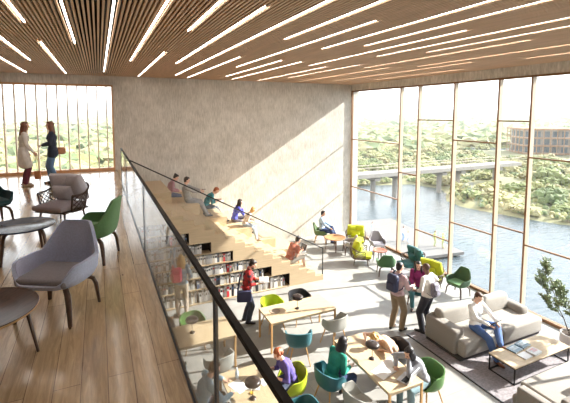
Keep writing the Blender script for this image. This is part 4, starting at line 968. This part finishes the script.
# water
m, t, p_ = node_mat('river_water'); L = t.links.new; tc = N(t, 'ShaderNodeTexCoord')
p_.inputs['Base Color'].default_value = (.055, .07, .08, 1); p_.inputs['Roughness'].default_value = .18; p_.inputs['IOR'].default_value = 1.4; p_.inputs['Specular IOR Level'].default_value = .6
n = N(t, 'ShaderNodeTexNoise', Scale=1.4, Detail=6.0); mp = N(t, 'ShaderNodeMapping'); mp.inputs['Scale'].default_value = (.6, 1.6, 1); L(tc.outputs['Object'], mp.inputs[0]); L(mp.outputs[0], n.inputs['Vector'])
b_ = N(t, 'ShaderNodeBump', Strength=.6, Distance=.25); L(n.outputs['Fac'], b_.inputs['Height']); L(b_.outputs[0], p_.inputs['Normal'])
RIVER = m
wt = MB().quad((W + .3, -100, WATER), (1200, -100, WATER), (1200, 1200, WATER), (-100, 1200, WATER), (-100, D + .5, WATER), (W + .3, D + .5, WATER)).build('river_water', RIVER, smooth=0); struct(wt)
# land beyond the river with a bank line, and the far strip of river left open
bank = [(-100, 84), (0, 77), (26, 70), (46, 65), (60, 64), (62, 55), (54, 49), (52.5, 43), (54.5, 38.5), (55, 34.7), (57, 30.6), (66, 16), (84, -9), (120, -100)]
def bankd(x, y):
    best = 1e9; inside = False
    poly = bank + [(1200, -100), (1200, 1200), (-100, 1200)]
    for i in range(len(poly)):
        x1_, y1_ = poly[i]; x2_, y2_ = poly[(i + 1) % len(poly)]
        if (y1_ > y) != (y2_ > y) and x < (x2_ - x1_) * (y - y1_) / (y2_ - y1_) + x1_: inside = not inside
        if i < len(bank) - 1:
            dx, dy = x2_ - x1_, y2_ - y1_; t_ = max(0, min(1, ((x - x1_) * dx + (y - y1_) * dy) / (dx * dx + dy * dy)))
            best = min(best, math.hypot(x - x1_ - t_ * dx, y - y1_ - t_ * dy))
    return best if inside else -best
def creek(x, y):     # far arm of the river, running across the view
    dd = (x * .70 + y * .71); return abs(dd - 180 - 8 * sin((x - y) * .018)) < 8 and x - y > -25
GR = mat('meadow', (.13, .12, .055), .9, var=.35, scale=.35, col2=(.16, .15, .075))
b = MB(); vs = []; idx = {}; fs = []
def coords(a, c, n, p): return [a + (c - a) * (i / n) ** p for i in range(n + 1)]
xs = coords(40, 1200, 110, 2.2); ys_ = coords(-100, 0, 10, 1)[:-1] + coords(0, 1200, 110, 2.0)
for i, x in enumerate([-100, -50, -16, 0, 14, 27] + xs):
    for j, y in enumerate(ys_):
        d_ = bankd(x, y); h = min(1, max(-1, d_ / 2.5)); z = WATER + .7 * h + (mnoise.noise(Vector((x * .09, y * .09, 0))) * .7 * max(0, h))
        if creek(x, y): z = WATER - .3
        idx[i, j] = len(vs); vs.append((x, y, z))
ni = len(xs) + 6
for i in range(ni - 1):
    for j in range(len(ys_) - 1): fs.append((idx[i, j], idx[i + 1, j], idx[i + 1, j + 1], idx[i, j + 1]))
b.add(vs, fs); ld = struct(b.build('land', GR, smooth=180))
# shrubs: a few crowns of many leaf clumps, copied one by one
def crown(seed, n=46, flat=.7):
    q = random.Random(seed); b = MB()
    for _ in range(n):
        a = q.uniform(0, 2 * pi); c = q.uniform(-.1, 1); rr_ = q.uniform(.45, .95)
        px, py, pz = cos(a) * sqrt(1 - c * c) * rr_, sin(a) * sqrt(1 - c * c) * rr_, (c * flat * rr_ + .25)
        s_ = q.uniform(.16, .30); bm = bmesh.new(); bmesh.ops.create_icosphere(bm, subdivisions=1, radius=s_)
        vv = [v.co + Vector((q.uniform(-.09, .09), q.uniform(-.09, .09), q.uniform(-.09, .09))) + Vector((px, py, pz)) for v in bm.verts]
        bm.verts.index_update(); ff = [[v.index for v in f.verts] for f in bm.faces]; bm.free(); b.add(vv, ff)
    return b
LEAF = [mat('leaf_%d' % i, c, .8, var=.4, scale=2.5) for i, c in enumerate([(.15, .17, .055), (.21, .205, .075), (.10, .13, .045), (.25, .22, .10)])]
protoM = [[crown(11 + k).mesh('shrub', LEAF[c], 0) for c in range(4)] for k in range(3)]
q = random.Random(5); cnt = 0; tries = 0
WORDS = ['green', 'pale green', 'dark green', 'straw green']
placed = []
while cnt < 285 and tries < 20000:
    tries += 1; t_ = q.random(); x = 42 + 108 * t_ ** 1.3; y = q.uniform(14, 112); d_ = bankd(x, y)
    if d_ < 1.2 or creek(x, y) or atan2(x, y) < radians(33) : continue
    if abs(y - 54.3) < 4 and x < 84: continue
    if 120 < x < 165 and 66 < y < 106: continue
    if any(math.hypot(x - a, y - c) < 2.2 for a, c in placed): continue
    placed.append((x, y)); k = q.randrange(3); c = q.choices(range(4), (4, 4, 2, 3))[0]
    o = bpy.data.objects.new('shrub', protoM[k][c]); COL.objects.link(o); sc = q.uniform(1.4, 3.0) * (.7 if d_ < 6 else 1)
    o.location = (x, y, WATER + .6); o.scale = (sc, sc, sc * q.uniform(.7, 1.05)); o.rotation_euler = (0, 0, q.uniform(0, 6.28))
    tag(o, '%s bushy shrub growing on the land across the river' % WORDS[c], 'shrub', 'shrubs across the river'); cnt += 1
# uncountable low undergrowth on the banks
b = MB(); q = random.Random(21)
for _ in range(9000):
    x = 44 + 104 * q.random() ** 1.4; y = q.uniform(12, 110); d_ = bankd(x, y)
    if (118 < x and 62 < y) or (abs(y - 54.3) < 3.2 and x < 84) or d_ < .8 or creek(x, y) or atan2(x, y) < radians(32): continue
    s_ = q.uniform(.25, .8); h_ = s_ * q.uniform(.7, 1.4); z_ = WATER + .5; a = q.uniform(0, 3)
    vs = [(x + s_ * cos(a + k * 1.257) * q.uniform(.7, 1.2), y + s_ * sin(a + k * 1.257) * q.uniform(.7, 1.2), z_) for k in range(5)]
    vs += [(x + .6 * s_ * cos(a + .6 + k * 1.257), y + .6 * s_ * sin(a + .6 + k * 1.257), z_ + h_ * q.uniform(.6, 1)) for k in range(5)] + [(x, y, z_ + h_ * 1.1)]
    b.cur = q.randrange(4); b.add(vs, [(k, (k + 1) % 5, 5 + k) for k in range(5)] + [((k + 1) % 5, 5 + (k + 1) % 5, 5 + k) for k in range(5)] + [(5 + k, 5 + (k + 1) % 5, 10) for k in range(5)])
tag(b.build('undergrowth', LEAF, smooth=0), 'low straw-coloured undergrowth covering the far river bank', 'undergrowth', kind='stuff')
# uncountable woods farther away
b = MB(); q = random.Random(9)
for _ in range(9500):
    a = radians(q.uniform(28, 82)) if q.random() > .12 else radians(q.uniform(-14, 4)); r_ = (118 if a > .4 else 84) + 850 * q.random() ** 1.6; x, y = r_ * sin(a), r_ * cos(a)
    if bankd(x, y) < 2 or creek(x, y) or (112 < x < 172 and 60 < y < 112) or (x < 150 and y < 112 and a > .4): continue
    s_ = q.uniform(1.3, 3.4) * (1 + r_ / 400); bm = bmesh.new(); bmesh.ops.create_icosphere(bm, subdivisions=2 if r_ < 260 else 1, radius=1)
    vv = []
    for v in bm.verts:
        c_ = v.co * (1 + .9 * mnoise.noise(v.co * 2.6 + Vector((x, y, 0)))); vv.append((x + c_.x * s_, y + c_.y * s_, WATER + .2 + max(-.2, (c_.z + .45) * s_ * .62)))
    bm.verts.index_update(); b.cur = q.randrange(4); b.add(vv, [[v.index for v in f.verts] for f in bm.faces]); bm.free()
wd = b.build('woods', LEAF, smooth=0); tag(wd, 'hazy woods spreading to the horizon', 'woods', kind='stuff')
# low wooded ridge on the horizon
hv = []; hf = []
NA, NR = 150, 9
for i in range(NA + 1):
    a = radians(-28 + i * 118 / NA)
    for j in range(NR):
        r_ = 900 + 170 * j; hgt = WATER + .4 + (j / (NR - 1)) ** 1.5 * (34 + 9 * mnoise.noise(Vector((a * 5, 3, j * .25))) + 4 * mnoise.noise(Vector((a * 40, 1, j * .8)))) + (2.5 * mnoise.noise(Vector((a * 90, j * 2.1, 0))) if j else 0)
        hv.append((r_ * sin(a), r_ * cos(a), hgt))
for i in range(NA):
    for j in range(NR - 1): hf.append((i * NR + j, (i + 1) * NR + j, (i + 1) * NR + j + 1, i * NR + j + 1))
struct(MB().add(hv, hf).build('hills', mat('far_forest', (.055, .07, .05), .9, var=.5, scale=.02), smooth=180))
# bridge
br = empty('bridge', (36, 54.3, -4.4), 0, 'long concrete footbridge crossing the river on paired piers', 'bridge')
CB_ = mat('bridge_concrete', (.20, .185, .165), .8, var=.12, scale=2)
MB().box2((-100, -1.5, -.95), (44, 1.5, -.3)).build('bridge_deck', CB_, br, smooth=0)
for sy_ in (-1, 1):
    b = MB(); b.box2((-100, sy_ * 1.46 - .04, .72), (44, sy_ * 1.46 + .04, .82))
    for i in range(72): b.box((-99 + i * 2, sy_ * 1.46, .22), (.06, .06, 1.05))
    b.build('railing', mat('rail_wood', (.36, .30, .24), .7), br, smooth=0)
for x_ in (-40, -24, -8, 7.0, 11.8, 22.5, 27.4, 38):
    MB().tube([(x_, 0, -1.1), (x_, 0, -6.2)], .45, 12).box((x_, 0, -1.4), (1.2, 2.6, .5)).build('pier', CB_, br)
# riverside building
bl = empty('timber_building', (140, 86, WATER + .6), radians(-34), 'timber-framed three-storey building with balconies beyond the river', 'building')
TW = mat('timber_frame', (.28, .16, .08), .7); BW = mat('building_render', (.28, .24, .20), .8); BG = mat('dark_glazing', (.10, .13, .15), .2)
MB().box2((-5, 1.2, 0), (10, 12, 8.6)).build('wall', BW, bl, smooth=0)
MB().box2((-6.5, -2.2, 8.6), (11, 12.6, 9.2)).build('roof', TW, bl, smooth=0)
for z_ in (.5, 3.2, 5.9):
    MB().box2((-6.5, -2.0, z_ - .25), (11, 1.2, z_)).build('balcony', TW, bl, smooth=0)
    for i in range(5): MB().box2((-4.5 + i * 2.9, 1.1, z_ + .2), (-2.6 + i * 2.9, 1.22, z_ + 2.1)).build('window', BG, bl, smooth=0)
for z_ in (.5, 3.2, 5.9):
    MB().box2((-6.5, 1.2, z_ - .25), (-5.0, 12, z_)).build('balcony', TW, bl, smooth=0)
    for i in range(3): MB().box2((-5.1, 2 + i * 3.3, z_ + .2), (-4.98, 4.2 + i * 3.3, z_ + 2.1)).build('window', BG, bl, smooth=0)
for i in range(5): MB().box2((-6.5, 1.2 + i * 2.6, 0), (-6.3, 1.4 + i * 2.6, 8.6)).build('post', TW, bl, smooth=0)
for i in range(9): MB().box2((-6.5 + i * 2.12, -2.0, 0), (-6.28 + i * 2.12, -1.8, 8.6)).build('post', TW, bl, smooth=0)
b2 = empty('pale_annex', (153, 71, WATER + .6), radians(-40), 'pale flat-roofed block beside the timber building', 'building')
MB().box2((-6, 0, 0), (9, 9, 6.2)).build('wall', mat('annex_render', (.38, .34, .29), .8), b2, smooth=0); MB().box2((-6.4, -.4, 6.2), (9.4, 9.4, 6.7)).build('roof', TW, b2, smooth=0)
for i in range(4): MB().box2((-5 + i * 3.4, -.05, 1.6), (-3.2 + i * 3.4, .02, 4.4)).build('window', BG, b2, smooth=0)

# morning haze over the river and the plain
hz = bpy.data.materials.new('haze'); hz.use_nodes = True; t = hz.node_tree; t.nodes.clear()
o_ = t.nodes.new('ShaderNodeOutputMaterial'); v_ = t.nodes.new('ShaderNodeVolumeScatter'); v_.inputs['Color'].default_value = (.97, .985, 1, 1); v_.inputs['Density'].default_value = HAZE
t.links.new(v_.outputs[0], o_.inputs['Volume'])
pl_ = [(26, -100), (2700, -100), (2700, 2700), (-500, 2700), (-500, 34), (26, 34)]
n_ = len(pl_); vs = [(x, y, WATER - 2) for x, y in pl_] + [(x, y, 40) for x, y in pl_]
hb = MB().add(vs, [tuple(range(n_))[::-1], tuple(range(n_, 2 * n_))] + [(i, (i + 1) % n_, n_ + (i + 1) % n_, n_ + i) for i in range(n_)]).build('haze', hz, smooth=0)
tag(hb, 'pale haze hanging over the river and the woods', 'haze', kind='stuff')
